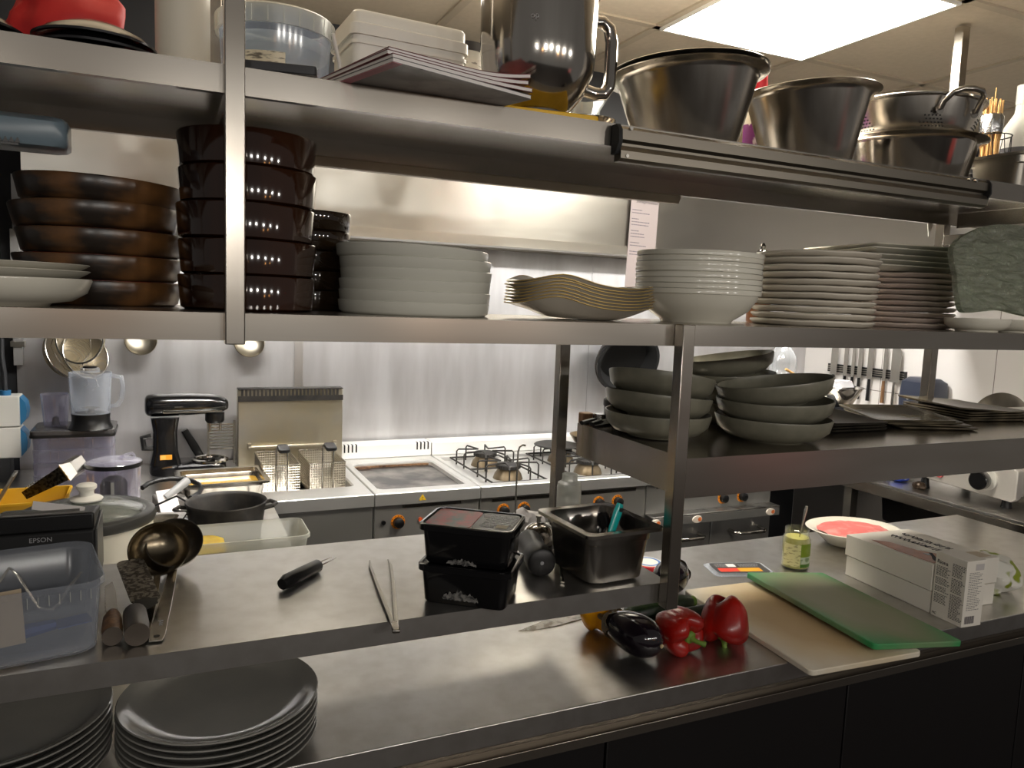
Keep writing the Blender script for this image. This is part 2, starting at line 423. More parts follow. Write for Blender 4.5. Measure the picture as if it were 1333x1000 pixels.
# dinner plates on the counter
dp = mk('dinner_plate', 'plate', [(0, .002), (.085, .002), (.087, 0), (.1, 0), (.115, .004), (.134, .0135), (.1465, .0185), (.1485, .0205), (.147, .022), (.138, .0195), (.131, .0155), (.117, .0085), (.1, .0062), (0, .006)], GREYGLAZE)
stack(dp, 7, (.077, 1.226), CT, .0106, 'glossy grey dinner plate', 'the stack under the ladles', 'grey dinner plates in the stack under the ladles')
stack(dp, 8, (-.224, 1.25), CT, .0106, 'glossy grey dinner plate', 'the stack under the clear box', 'grey dinner plates in the stack under the clear box')

# ---- side shelf bowls
sb = mk('stoneware_bowl', 'bowl', bowl_prof(.11, .05, .06, .005), SAGE)
G = 'grey green stoneware bowls on the side shelf'
stack(sb, 3, (.934, 1.312), LR, .0375, 'grey green stoneware bowl', 'the stack beside the post', G, tilts={0: (0, R(1)), 1: (R(-2), R(6)), 2: (R(-6), R(9))}, shifts={0: (0, 0), 1: (-.003, 0), 2: (.002, 0)}, lifts={0: .002, 1: .002, 2: .003})
sb2 = mk('stoneware_bowl', 'bowl', bowl_prof(.119, .05, .064, .005), SAGE)
stack(sb2, 3, (1.166, 1.226), LR, .0375, 'grey green stoneware bowl', 'the front stack beside the trays', G, tilts={1: (0, R(-2)), 2: (R(-4.5), R(-7))}, shifts={0: (0, 0), 1: (.002, 0), 2: (.004, 0)})
stack(sb, 4, (1.242, 1.462), LR, .0345, 'grey green stoneware bowl', 'the rear stack behind both others', G, tilts={2: (0, R(-3)), 3: (R(-5), R(-8))}, lifts={3: .004})

# ---- middle shelf, from the left
wp = mk('white_deep_plate', 'plate', bowl_prof(.121, .037, .07), CERAMIC)
o = wp(); o.location = (-.206, 1.176, MS + .0003); tag(o, 'white deep plate under two flat plates, beside the scorched dishes', 'plate')
wf = mk('white_side_plate', 'plate', plate_prof(.12, .018, .075), CERAMIC)
stack(wf, 2, (-.206, 1.176), MS + .0285, .0085, 'flat white plate', 'the pair on the deep plate', 'flat white plates on the deep plate')

def dish_prof(r, h, th=.006, taper=.94):
    return [(0, 0), (r * taper - .006, 0), (r * taper, .004), (r, h - .002), (r - .001, h), (r - th + .001, h), (r - th, h - .003), (r * taper - th, .009), (r * taper - th - .006, .006), (0, .006)]
def pan_extra(o):
    r = MB().lathe([(.1125, .0345), (.1138, .0345), (.1138, .0368), (.1127, .0368), (.1125, .0345)], seg=48).build('rim', REDENAMEL, o)
    r['label'] = 'worn red enamel rim'
    MB().lathe([(0, .0066), (.103, .0066), (.103, .0072), (0, .0072)], seg=40).build('inside_base', REDENAMEL, o)
rp_ = mk('baking_dish', 'dish', dish_prof(.1185, .0365), RUSTPAN, extra=pan_extra, norot=.3)
stack(rp_, 5, (-.087, 1.379), MS, .0375, 'scorched round baking dish', 'the stack behind white plates', 'scorched round baking dishes', tilts={4: (0, R(1.5)), 3: (R(-1), R(-1))}, shifts={2: (.004, 0), 3: (-.004, 0), 4: (.003, 0)})
bp_ = mk('brown_pot', 'pot', dish_prof(.101, .0515, .006, .96), BROWN, norot=.1)
stack(bp_, 5, (.121, 1.262), MS, .0518, 'glossy brown casserole', 'the tall stack behind the post', 'glossy brown casserole dishes', tilts={2: (0, R(.5))}, shifts={0: (0, 0), 1: (.001, 0), 2: (-.002, 0), 3: (.001, 0), 4: (0, 0)})
ag = mk('amber_dish', 'dish', dish_prof(.071, .034, .005, .95), AMBER, norot=.1)
stack(ag, 5, (.240, 1.416), MS, .0342, 'small amber glass dish', 'the stack behind the casseroles', 'amber glass dishes')
pz = mk('straight_rim_plate', 'plate', [(0, .003), (.108, .003), (.110, 0), (.122, 0), (.128, .005), (.130, .021), (.1285, .0225), (.1255, .0225), (.123, .009), (.112, .007), (0, .007)], pm('grey_white_glaze', (206, 205, 194), .17))
stack(pz, 6, (.400, 1.291), MS, .0178, 'straight rimmed white plate', 'the stack by the gold ovals', 'straight rimmed plates', tilts={5: (R(-.5), R(1.6))}, shifts={5: (-.007, 0), 0: (-.002, 0)})
# wavy ovals with worn gold edges
def wave(p, a, r):
    u = p.x / .145
    k = (r / .145) ** 2
    p.z += k * (.016 * math.exp(-((u + .55) / .32) ** 2) + .004 * max(0, u) ** 3 - .004 * math.exp(-((u - .35) / .4) ** 2) + .006)
    return p
def oval_extra(o):
    m = MB().lathe([(.1445, .0172), (.1462, .0178), (.1462, .0189), (.1445, .0189), (.1438, .0182), (.1445, .0172)], seg=64, sy=.66, fn=wave).build('gilt_edge', GOLDRIM, o)
    m['label'] = 'thin worn gold edge'
ov = mk('wavy_oval_plate', 'plate', [(0, .001), (.06, .001), (.062, 0), (.07, 0), (.1, .006), (.135, .0155), (.145, .0175), (.144, .0185), (.132, .0175), (.098, .0095), (.068, .004), (0, .004)], CREAM, seg=64, sy=.66, fn=wave, extra=oval_extra, norot=-.03)
stack(ov, 8, (.706, 1.256), MS, .0055, 'wavy gold edged oval dish', 'the stack beside white bowls', 'wavy gold edged ovals')
wb = mk('white_bowl', 'bowl', [(0, .003), (.062, .003), (.064, 0), (.07, 0), (.074, .006), (.104, .026), (.1185, .048), (.1212, .0562), (.1262, .0568), (.1272, .064), (.1258, .0662), (.122, .0645), (.1165, .05), (.1005, .0305), (.07, .012), (0, .009)], CERAMIC)
stack(wb, 8, (1.0, 1.292), MS, .0106, 'deep white coupe bowl', 'the stack beside the ovals', 'deep white coupe bowls', tilts={4: (R(-.4), R(.6)), 7: (R(.5), R(.5))})
def ragged(p, a, r):
    if r > .1: p.z += .0004 * math.sin(5 * a) + .0003 * math.sin(11 * a + 1); k = 1 + .006 * math.sin(7 * a); p.x *= k; p.y *= k
    return p
cp = mk('cream_plate', 'plate', [(0, .002), (.09, .002), (.092, 0), (.112, 0), (.125, .003), (.131, .0095), (.130, .0125), (.126, .0135), (.115, .0085), (.09, .006), (0, .006)], CREAM, fn=ragged)
stack(cp, 11, (1.318, 1.292), MS, .0145, 'thick cream plate', 'the stack beside the coupe bowls', 'cream plates', tilts={3: (R(.6), 0), 6: (0, R(-.6)), 9: (R(-.5), R(.4))}, jitter=.003)
rp2 = mk('rose_plate', 'plate', [(0, .002), (.085, .002), (.087, 0), (.108, 0), (.12, .003), (.126, .009), (.125, .0115), (.121, .0125), (.11, .008), (.085, .006), (0, .006)], PINKISH, fn=ragged)
stack(rp2, 10, (1.690, 1.372), MS, .0133, 'rose beige plate', 'the stack beside the glass platter', 'rose beige plates', tilts={2: (R(.5), 0), 7: (0, R(.5))}, jitter=.002)
def sq_make():
    h = .135
    return MB().rloft([(h - .03, h - .03, 0, .012), (h - .02, h - .02, .001, .012), (h, h, .011, .01), (h - .001, h - .001, .0135, .01), (h - .006, h - .006, .0125, .01), (h - .028, h - .028, .005, .01)]).build('square_plate', CERAMIC)
sq_make.cat = 'plate'; sq_make.norot = -.12
stack(sq_make, 5, (1.655, 1.41), MS + 10 * .0133 + .001, .0122, 'square white plate', 'those on the rose beige stack', 'square white plates', tilts={3: (R(-1.2), R(.6))})
# two shallow white bowls below the glass platter
sw = mk('shallow_bowl', 'bowl', bowl_prof(.068, .03, .042), CERAMIC)
for x, l in ((1.697, 'shallow white bowl under the textured glass platter, nearer the plate stacks'), (1.842, 'shallow white bowl under the textured glass platter, nearer the shelf end')):
    o = sw(); o.location = (x, 1.168, MS + .0003); tag(o, l, 'bowl', 'shallow bowls under the platter')
# textured glass platter standing on the bowls
def platter():
    out = [(-.19, .055), (-.17, .078), (-.12, .1), (-.05, .12), (.05, .128), (.15, .12), (.2, .09), (.205, .03), (.2, -.04), (.18, -.075), (.12, -.085), (.05, -.078), (-.02, -.07), (-.08, -.074), (-.13, -.078), (-.168, -.075), (-.178, -.04), (-.185, .01)]
    n = 5; P = []
    for i in range(len(out)):
        p0, p1, p2, p3 = [Vector(out[(i + k) % len(out)]) for k in (-1, 0, 1, 2)]
        for j in range(n):
            u = j / n
            P.append(.5 * ((2 * p1) + (-p0 + p2) * u + (2 * p0 - 5 * p1 + 4 * p2 - p3) * u * u + (-p0 + 3 * p1 - 3 * p2 + p3) * u ** 3))
    bm = bmesh.new(); K = 14
    front, back = [], []
    for side, lst in ((0, front), (1, back)):
        for k in range(K + 1):
            s = 1 - k / K * .995
            row = []
            for q in P:
                x, z = q.x * s, q.y * s + .02 * (1 - s)
                wv = .0022 * math.sin(90 * z + 3 * math.sin(14 * x + 2 * side)) + .0012 * math.sin(160 * z + 40 * x)
                dish = .012 * s * s
                row.append(bm.verts.new((x, (-.006 if side == 0 else .006) - dish + wv * (1 if k else .4), z)))
            lst.append(row)
    N = len(P)
    for lst in (front, back):
        for a, b in zip(lst, lst[1:]):
            for i in range(N): bm.faces.new((a[i], a[(i + 1) % N], b[(i + 1) % N], b[i]))
    for i in range(N): bm.faces.new((front[0][i], front[0][(i + 1) % N], back[0][(i + 1) % N], back[0][i]))
    g = MB(); g.bm.free(); g.bm = bm
    return g.build('glass_platter', SLABGLASS, sharp=60)
o = platter(); o.location = (1.742, 1.158, MS + .118); o.rotation_euler = (R(-9), 0, R(3))
tag(o, 'large textured grey green glass platter standing on its edge', 'platter')
# bottle stopper seen over the plates
t = thing('stoppered_bottle', 'small brown bottle with a metal stopper behind the cream plates', 'bottle', (1.318, 1.462, MS))
MB().lathe([(0, 0), (.026, 0), (.028, .004), (.028, .11), (.024, .125), (.012, .14), (.011, .165), (0, .165)], seg=28).build('body', pm('brown_bottle', (150, 96, 62), .3), t)
MB().lathe([(0, .165), (.012, .165), (.012, .172), (.006, .176), (.0075, .183), (.004, .19), (0, .191)], seg=20).build('stopper', POLISH, t)

# ---- dark square trays on the side shelf
TRAY = pm('stained_slate', (64, 60, 52), .22, col2=(128, 118, 96), nscale=9, ramp=(.4, .72), bump=.1)
def tray_maker(h, mat=TRAY, name='square_tray'):
    def make(): return MB().rloft([(h - .01, h - .01, 0, .006), (h - .002, h - .002, .003, .008), (h, h, .007, .008), (h - .003, h - .003, .0072, .008), (h - .014, h - .014, .004, .008)]).build(name, mat)
    make.cat = 'tray'; return make
tm = tray_maker(.088, pm('dark_slate', (30, 28, 26), .35, col2=(58, 54, 46), nscale=12)); tm.norot = .0001
stack(tm, 4, (1.452, 1.335), LR, .0066, 'small dark square tray', 'the stack nearest the bowls', 'dark square trays by the bowls', tilts={3: (R(3), R(1))})
tm = tray_maker(.1); tm.norot = -.35
stack(tm, 4, (1.718, 1.315), LR, .0066, 'stained dark square tray', 'the skewed middle stack', 'dark square trays in the middle', tilts={2: (R(1), R(-1.5)), 3: (R(2.5), R(-2))}, shifts={1: (-.01, .01), 2: (-.03, .02), 3: (-.04, .03)})
tm = tray_maker(.11); tm.norot = -.12
stack(tm, 5, (2.02, 1.40), LR, .0066, 'stained dark square tray', 'the far stack by the post', 'dark square trays by the far post', tilts={4: (R(2), R(3.5))}, shifts={4: (-.015, .01)})
# can opener, knife and tin at the end of the side shelf
t = thing('can_opener', 'black and white can opener lying at the side shelf corner', 'can opener', (.885, 1.452, LR), R(25))
MB().tube([(-.055, -.012, .011), (-.02, -.008, .012), (.02, .0, .012), (.055, .006, .012)], [.006, .007, .007, .007], flat=.8).build('handle', BLACK, t)
MB().tube([(-.055, .014, .01), (-.02, .012, .012), (.02, .004, .014), (.05, .012, .012)], [.006, .007, .006, .006], flat=.8).build('handle', BLACK, t)
MB().cyl((.0, .004, .012), (.0, .004, .027), .013).build('wheel', POLISH, t)
MB().box(-.04, .05, -.0125, -.0105, .006, .016).build('inlay', WHITEPL, t)
t = thing('wood_end_knife', 'black handle with a wooden end behind the can opener', 'knife', (.905, 1.487, LR), R(4))
MB().box(-.055, -.028, -.011, .011, .0003, .026).build('wooden_end', WOOD, t, bevel=.003)
MB().box(-.0279, .045, -.009, .009, .002, .022).build('handle', BLACK, t, bevel=.004)
t = thing('black_tin', 'small round black tin behind the bowls at the shelf post', 'tin', (.945, 1.47, LR))
MB().lathe([(0, .0003), (.036, .0003), (.038, .003), (.038, .04), (0, .04)], seg=32).build('body', BLACKGLOSS, t)
MB().lathe([(0, .0401), (.0385, .0401), (.0395, .042), (.0395, .055), (.036, .058), (0, .058)], seg=32).build('lid', BLACK, t)
# ------------------------------------------------------------------ top shelf
def crumple(g, amp, sc, seed=0):
    from mathutils import noise
    for v in g.bm.verts:
        p = v.co * sc + Vector((seed, seed * 2, 0))
        v.co += Vector((noise.noise(p), noise.noise(p + Vector((9, 0, 0))), .6 * noise.noise(p + Vector((0, 9, 0))))) * amp
    return g
def blob(rx, ry, rz, seg=40, rows=18, fn=None):
    g = MB(); g.lathe([(math.sin(PI * i / rows), -math.cos(PI * i / rows)) for i in range(rows + 1)], seg=seg)
    for v in g.bm.verts:
        v.co = Vector((v.co.x * rx, v.co.y * ry, v.co.z * rz))
    return g
g = blob(.085, .065, .1); crumple(g, .02, 22, 3); g.warp(lambda p: Vector((p.x, p.y, max(p.z, -.078))))
o = g.build('red_bag', pm('red_fabric', (196, 34, 34), .55, col2=(176, 22, 26), nscale=12), sharp=80); o.location = (-.125, 1.40, TS + .079)
tag(o, 'crumpled bright red bag behind the black pan lids', 'bag')
def lid(x, y, r, lab, tilt=0, z=TS):
    t = thing('pan_lid', lab, 'lid', (x, y, z + .0005), 0, 'black pan lids on the top shelf', rot=(0, tilt, 0))
    MB().lathe([(0, .028), (r * .5, .024), (r * .85, .012), (r, .002), (r, 0), (r * .97, 0), (r * .84, .0095), (r * .5, .021), (0, .025)], seg=44).build('cover', BLACKGLOSS, t)
    MB().lathe([(r * 1.0005, 0), (r * 1.03, 0), (r * 1.03, .003), (r * 1.0005, .003)], seg=44).build('rim', pm('lid_rim', (60, 60, 62), .25, .8), t)
lid(-.078, 1.2, .075, 'black domed pan lid, lowest of three stacked beside the white cylinder')
lid(-.073, 1.2, .073, 'black domed pan lid in the middle of the three stacked lids', 0, TS + .0115)
lid(-.077, 1.2, .072, 'black domed pan lid on top of the three stacked lids', 0, TS + .023)
lid(-.227, 1.17, .075, 'black domed pan lid in front of the red bag, at the shelf end')
lid(-.227, 1.17, .073, 'black domed pan lid resting on the lid at the shelf end', 0, TS + .0115)
o = MB().rloft([(.05, .03, 0, .004), (.05, .03, .078, .004)]).build('white_carton', WHITEPL, bevel=.002); o.location = (-.035, 1.445, TS); o.rotation_euler = (0, 0, .1)
tag(o, 'plain white carton behind the white cylinder', 'carton')
t = thing('white_cylinder', 'tall off white plastic cylinder beside the clear bucket', 'container', (.031, 1.262, TS))
MB().lathe([(0, .0003), (.034, .0003), (.037, .004), (.037, .235), (.033, .24), (0, .24)], seg=40).build('body', OFFWHITE, t)
# clear bucket
t = thing('clear_bucket', 'clear plastic bucket with ribbed rim and paper sticker', 'bucket', (.168, 1.318, TS))
BUCK = clear('bucket_plastic', (206, 220, 238), .2, .15, .4)
MB().lathe([(0, .0005), (.076, .0005), (.078, .003), (.086, .13), (.0845, .13), (.0765, .005), (0, .0035)], seg=56).build('body', BUCK, t)
g = MB(); g.lathe([(.0862, .105), (.09, .105), (.091, .1305), (.087, .134), (.0846, .1305), (.0862, .128)], seg=56)
for k in range(24):
    a = 2 * PI * k / 24; g.box(.0885, .0915, -.001, .001, .106, .128, Matrix.Rotation(a, 4, 'Z'))
g.build('rim', FROST, t)
MB().lathe([(0, .08), (.079, .08), (.081, .083), (.081, .096), (.0795, .0965), (.0795, .085), (0, .083)], seg=48).build('inner_tub', FROST, t)
a0 = R(-15)
MB().tube([(.09 * math.cos(a), .09 * math.sin(a), .115) for a in (a0 - .25,)] + [(.094 * math.cos(a0 - .3 + .2 * k) + .006 * (k > 0), .094 * math.sin(a0 - .3 + .2 * k), .115 - .1 * math.sin(PI * k / 8)) for k in range(9)], .003).build('handle', WHITEPL, t)
g = MB()
rg = []
for a in [R(-158 + 5 * k) for k in range(15)]:
    rr = .0835; rg.append(([rr * math.cos(a), rr * math.sin(a)]))
g.rings([[Vector((x * (1 + e), y * (1 + e), z)) for x, y in rg] for e, z in ((0, .03), (.006, .03), (.012, .065), (.006, .065))], False, False, False)
g.build('sticker', pm('sticker_print', (224, 214, 188), .6, col2=(120, 112, 98), nscale=60, stretch=(1, 1, 4), ramp=(.5, .62)), t)
o = MB().rloft([(.058, .04, 0, .004), (.058, .04, .012, .004)]).build('dark_folder', pm('dark_cover', (38, 38, 42), .3, coat=.3), bevel=.001)
o.location = (.143, 1.14, TS + .0005); o.rotation_euler = (R(0), 0, R(-12)); tag(o, 'dark slim booklet lying in front of the clear bucket', 'booklet')
# ice cream tub
t = thing('lidded_tub', 'white rectangular lidded plastic tub behind the magazines', 'tub', (.384, 1.372, TS), R(3))
MB().rloft([(.094, .062, .0005, .012), (.1, .067, .02, .014), (.1005, .068, .132, .014)]).build('tub', WHITEPL, t)
MB().rloft([(.1055, .0725, .1321, .016), (.1055, .0725, .149, .016), (.1005, .068, .152, .014), (.1005, .068, .168, .014), (.097, .065, .172, .012)]).build('lid', WHITEPL, t)
MB().rloft([(.1035, .0705, .118, .016), (.1035, .0705, .124, .016)], cap0=False, cap1=False).build('collar', WHITEPL, t)
t = thing('labelled_jar', 'slim white jar with printed wrap behind the mixer bowl', 'jar', (.532, 1.43, TS))
MB().lathe([(0, .0003), (.033, .0003), (.034, .003), (.034, .17), (0, .17)], seg=32).build('jar', WHITEPL, t)
MB().lathe([(.0341, .05), (.0344, .05), (.0344, .155), (.0341, .155)], seg=32).build('wrap', pm('wrap_print', (226, 222, 214), .5, col2=(150, 146, 140), nscale=70, stretch=(1, 1, 3), ramp=(.55, .62)), t)
MB().lathe([(0, .1701), (.036, .1701), (.036, .186), (0, .186)], seg=32).build('lid', pm('dark_lid', (60, 58, 60), .4), t)
# magazines lying askew, their near corner out over the shelf edge
PICT = pm('grey_cover_photo', (120, 116, 116), .3, col2=(58, 54, 56), nscale=16, ramp=(.45, .6))
PINKC = pm('plum_cover', (92, 34, 42), .35, col2=(120, 56, 60), nscale=10)
def mag(i, lab, cover, dx, dy, rz, lift):
    t = thing('magazine', lab, 'magazine', (.377 + dx, 1.009 + dy, TS + .0006 + i * .0066), R(rz), 'magazines on the top shelf')
    w, d = .117, .25
    def sheet(z0, z1, e=0.0):
        g = MB(); n = 12
        rows = []
        for zz in (z0, z1):
            row = [(-w - e + (2 * w + 2 * e) * k / n, -e) for k in range(n + 1)] + [(w + e - (2 * w + 2 * e) * k / n, d + e) for k in range(n + 1)]
            rows.append([Vector((x, y, zz + lift * max(0, x / w) ** 2 * max(0, 1 - y / .1))) for x, y in row])
        vs = [[g.bm.verts.new(p) for p in r] for r in rows]; N = len(vs[0])
        for k in range(N): g.bm.faces.new((vs[0][k], vs[0][(k + 1) % N], vs[1][(k + 1) % N], vs[1][k]))
        for r in vs:
            for k in range(n): g.bm.faces.new((r[k], r[k + 1], r[N - 2 - k], r[N - 1 - k]))
        return g
    sheet(.0008, .0052).build('pages', PAPER, t)
    sheet(.0053, .006, .001).build('cover', cover, t); sheet(0, .0007, .001).build('back_cover', cover, t)
    return t
m = mag(0, 'grey covered magazine with a pink edge, lowest of the pile', PICT, 0, 0, 17, 0)
MB().box(-.118, -.104, -.001, .25, -.0005, -.0001).build('edge_stripe', pm('pink_stripe', (226, 140, 156), .5), m)
mag(1, 'plum covered magazine just above the grey one', PINKC, .002, .004, 16, .004)
mag(2, 'plum covered magazine second from the top of the pile', PINKC, -.002, .012, 15.2, .009)
mag(3, 'plum covered magazine on top of the pile', PINKC, .003, .02, 14, .014)
# yellow board with the mixer bowl
o = MB().rloft([(.083, .058, 0, .008), (.083, .058, .014, .008)]).build('yellow_board', YELLOW, bevel=.002); o.location = (.577, 1.192, TS + .0005); o.rotation_euler = (0, 0, R(-6))
tag(o, 'small yellow cutting board under the steel mixer bowl', 'cutting board')
t = thing('mixer_bowl', 'tall polished steel mixer bowl with a loop handle', 'mixing bowl', (.583, 1.222, TS + .0149))
MB().lathe([(0, 0), (.05, 0), (.052, .004), (.05, .012), (.056, .016), (.078, .04), (.094, .075), (.098, .11), (.099, .2), (.101, .202), (.101, .206), (.0975, .206), (.096, .11), (.091, .076), (.075, .043), (.05, .018), (0, .016)], seg=64).build('bowl', POLISH, t)
MB().tube([(.09, 0, .065), (.112, -.004, .06), (.128, -.006, .062), (.137, -.007, .075), (.139, -.007, .1), (.139, -.007, .15), (.134, -.006, .172), (.120, -.004, .182), (.096, 0, .180)], .0112, seg=12).build('handle', POLISH, t)
text('op', .013, GREYINK, t, (-.055, -.0835, .135), (PI / 2, 0, R(-33)))
# small bowl and cup, cream jar
t = thing('small_steel_bowl', 'small flared steel bowl with a clear cup on it', 'bowl', (.80, 1.44, TS))
t.scale = (1.3, 1.3, 1.35)
MB().lathe([(0, .0003), (.026, .0003), (.028, .004), (.04, .045), (.05, .06), (.05, .062), (.047, .061), (.038, .047), (.026, .006), (0, .003)], seg=40).build('bowl', POLISH, t)
o = MB().lathe([(0, .002), (.02, .002), (.022, .004), (.03, .055), (.045, .075), (.0435, .0755), (.0285, .056), (.0205, .006), (0, .004)], seg=36).build('clear_cup', GLASS); o.location = (.795, 1.44, TS + .026); o.scale = (1.2, 1.2, 1.45)
tag(o, 'clear plastic cup set in the small steel bowl', 'cup')
t = thing('cream_jar', 'squat cream jar half hidden by the widest steel bowl', 'jar', (.905, 1.445, TS))
MB().lathe([(0, .0003), (.022, .0003), (.034, .015), (.038, .035), (.034, .055), (.024, .066), (.02, .066), (.02, .06), (0, .06)], seg=36).build('jar', pm('speckled_cream', (214, 190, 150), .5, col2=(196, 158, 104), nscale=22), t)
# large bowls
def big(r, h, base): return [(0, .001), (base - .012, .001), (base - .003, .004), (base + .002, .012), (r - .021, h - .013), (r - .018, h - .007), (r - .012, h - .003), (r - .001, h - .001), (r + .001, h + .0005), (r - .001, h + .002), (r - .013, h), (r - .02, h - .005), (r - .0225, h - .012), (base, .014), (base - .006, .007), (base - .014, .004), (0, .004)]
G2 = 'nested large steel bowls'
a = tag(MB().lathe(big(.1515, .138, .094), seg=72).build('steel_bowl', SATIN), 'wide steel mixing bowl holding another, beside the mixer bowl', 'mixing bowl', G2)
a.location = (.925, 1.255, TS + .0065); BT = Matrix.Rotation(R(-3.4), 3, (.42, .91, 0)).to_euler(); a.rotation_euler = BT
b = tag(MB().lathe(big(.151, .138, .0935), seg=72).build('steel_bowl', SATIN), 'wide steel mixing bowl nested inside the one beside the mixer bowl', 'mixing bowl', G2)
b.location = (.925, 1.255, TS + .0150); b.rotation_euler = BT
o = MB().lathe(big(.140, .146, .085), seg=72).build('steel_bowl', SATIN); o.location = (1.228, 1.25, TS + .0058); o.rotation_euler = BT
tag(o, 'deep steel mixing bowl between the nested bowls and the colander', 'mixing bowl')
# carton and purple bottle
t = thing('food_carton', 'beige carton with a black oval logo behind the nested bowls', 'carton', (1.142, 1.432, TS), 0)
MB().box(-.045, .045, -.025, .025, .0003, .19).build('carton', pm('beige_card', (206, 190, 160), .6), t, bevel=.001)
MB().lathe([(0, 0), (.017, 0), (.017, .0006), (0, .0006)], seg=24, sy=.5, M=Matrix.Translation((.018, -.0251, .085)) @ Matrix.Rotation(PI / 2, 4, 'X')).build('logo', INK, t)
t = thing('purple_bottle', 'purple labelled bottle with a red cap between the steel bowls', 'bottle', (1.253, 1.443, TS))
MB().lathe([(0, .0003), (.03, .0003), (.033, .004), (.033, .15), (.026, .18), (.014, .2), (.014, .21), (0, .21)], seg=32).build('bottle', WHITEPL, t)
MB().lathe([(.0331, .03), (.0335, .03), (.0335, .13), (.0331, .13)], seg=32).build('label_band', pm('purple_label', (124, 44, 130), .4, col2=(230, 220, 230), nscale=40, stretch=(1, 1, .5), ramp=(.55, .6)), t)
MB().lathe([(0, .2101), (.02, .2101), (.021, .214), (.019, .252), (0, .252)], seg=24).build('cap', pm('red_cap', (206, 26, 40), .35), t)
# basin and colander
o = MB().lathe(big(.174, .108, .13), seg=72).build('steel_basin', POLISH); o.location = (1.60, 1.325, TS + .0005)
tag(o, 'wide low steel basin under the colander', 'basin')
t = thing('colander', 'steel colander with loop handles sitting in the basin', 'colander', (1.60, 1.325, TS + .062), R(0))
t.scale = (1.09, 1.09, 1.09)
cr = [(0, 0), (.055, 0), (.095, .012), (.118, .035), (.133, .08), (.142, .112), (.15, .114), (.151, .117), (.148, .119), (.14, .117), (.131, .082), (.116, .037), (.094, .0145), (.055, .0025), (0, .0025)]
MB().lathe(cr, seg=72).build('body', SATIN, t)
g = MB()
for row in range(6):
    for k in range(9):
        for s in range(6):
            a = s * PI / 3 + (k - 4) * .055 + (row % 2) * .0275
            if abs(k - 4) > 4 - row * .5: continue
            zz = .05 + row * .0065; rr = .1225 + (zz - .045) * .31
            g.lathe([(0, 0), (.0016, 0), (.0016, .0009), (0, .0009)], seg=8, M=Matrix.Rotation(a, 4, 'Z') @ Matrix.Translation((rr - .0002, 0, zz)) @ Matrix.Rotation(PI / 2 - .25, 4, 'Y'))
g.build('holes', BLACKMATT, t)
def loop(a):
    M = Matrix.Rotation(a, 4, 'Z')
    pts = [(.14, -.042, .085), (.147, -.042, .098), (.163, -.036, .112), (.172, -.022, .118), (.175, 0, .119), (.172, .022, .118), (.163, .036, .112), (.147, .042, .098), (.14, .042, .085)]
    g = MB().tube([M @ Vector(p) for p in pts], .0055, seg=10)
    for y in (-.042, .042): g.lathe([(0, 0), (.009, 0), (.009, .002), (0, .002)], seg=12, M=M @ Matrix.Translation((.1365, y, .084)) @ Matrix.Rotation(PI / 2, 4, 'Y'))
    g.build('handle', SATIN, t)
loop(R(-100)); loop(R(80) - R(80) + R(-5))
# GN pan
def gn(hx, hy, h, rim=.012):
    i = .0015
    return [(hx - .022, hy - .022, 0.0003, .02), (hx - .012, hy - .012, .006, .026), (hx - .006, hy - .006, h * .75, .022), (hx - .004, hy - .004, h * .78, .02), (hx - .003, hy - .003, h - .001, .02),
            (hx + rim - .004, hy + rim - .004, h - .001, .014), (hx + rim - .004, hy + rim - .004, h - .005, .014), (hx + rim, hy + rim, h - .005, .014), (hx + rim, hy + rim, h + .001, .014),
            (hx - .003 - i, hy - .003 - i, h + .0005, .02), (hx - .004 - i, hy - .004 - i, h * .78, .02), (hx - .006 - i, hy - .006 - i, h * .75, .022), (hx - .012 - i, hy - .012 - i, .0075, .026), (hx - .024, hy - .024, .002, .02)]
o = MB().rloft(gn(.088, .07, .092, .01)).build('steel_pan', DULLSTEEL); o.location = (1.878, 1.236, TS); o.rotation_euler = (0, 0, R(2))
tag(o, 'rectangular dull steel pan beside the steel basin on the top shelf', 'pan')
# skewers
t = thing('skewer_basket', 'black wire basket holding foil wrapped skewers', 'basket', (2.055, 1.43, TS))
g = MB()
for z in (.002, .1, .2): g.tube([(.05 * math.cos(2 * PI * k / 24), .05 * math.sin(2 * PI * k / 24), z) for k in range(24)], .0016, seg=6, closed=True)
for k in range(10):
    a = 2 * PI * k / 10; g.tube([(.05 * math.cos(a), .05 * math.sin(a), .002), (.05 * math.cos(a + .3), .05 * math.sin(a + .3), .1), (.05 * math.cos(a), .05 * math.sin(a), .2)], .0012, seg=5)
g.build('basket', BLACK, t)
t2 = thing('skewer_bundle', 'bundle of bamboo skewers banded with crinkled foil', 'skewers', (2.052, 1.43, TS + .003))
for k in range(46):
    a = random.uniform(0, 6.28); rr = .022 * math.sqrt(random.random()); h = random.uniform(.275, .30) + (.045 if k == 5 else 0)
    x, y = rr * math.cos(a), rr * math.sin(a)
    MB().tube([(x, y, 0), (x * 1.12, y * 1.12, h)], [.0022, .0016], seg=6).build('skewer', BAMBOO, t2)
g = MB(); g.lathe([(.025, .208), (.027, .205), (.0285, .225), (.0275, .252), (.026, .254), (.0262, .23), (.025, .208)], seg=60); crumple(g, .003, 160, 1); g.build('foil_band', FOIL, t2)
t = thing('white_bottle', 'white plastic bottle with a grey label behind the skewer basket', 'bottle', (2.175, 1.43, TS))
t.scale = (1, 1, 1.5)
MB().lathe([(0, .0003), (.045, .0003), (.048, .005), (.048, .13), (.04, .16), (.018, .185), (.016, .2), (.018, .2), (.018, .235), (0, .235)], seg=40).build('bottle', WHITEPL, t)
g = MB(); pts = [(.0484 * math.cos(R(150 + 9 * k)), .0484 * math.sin(R(150 + 9 * k))) for k in range(17)]
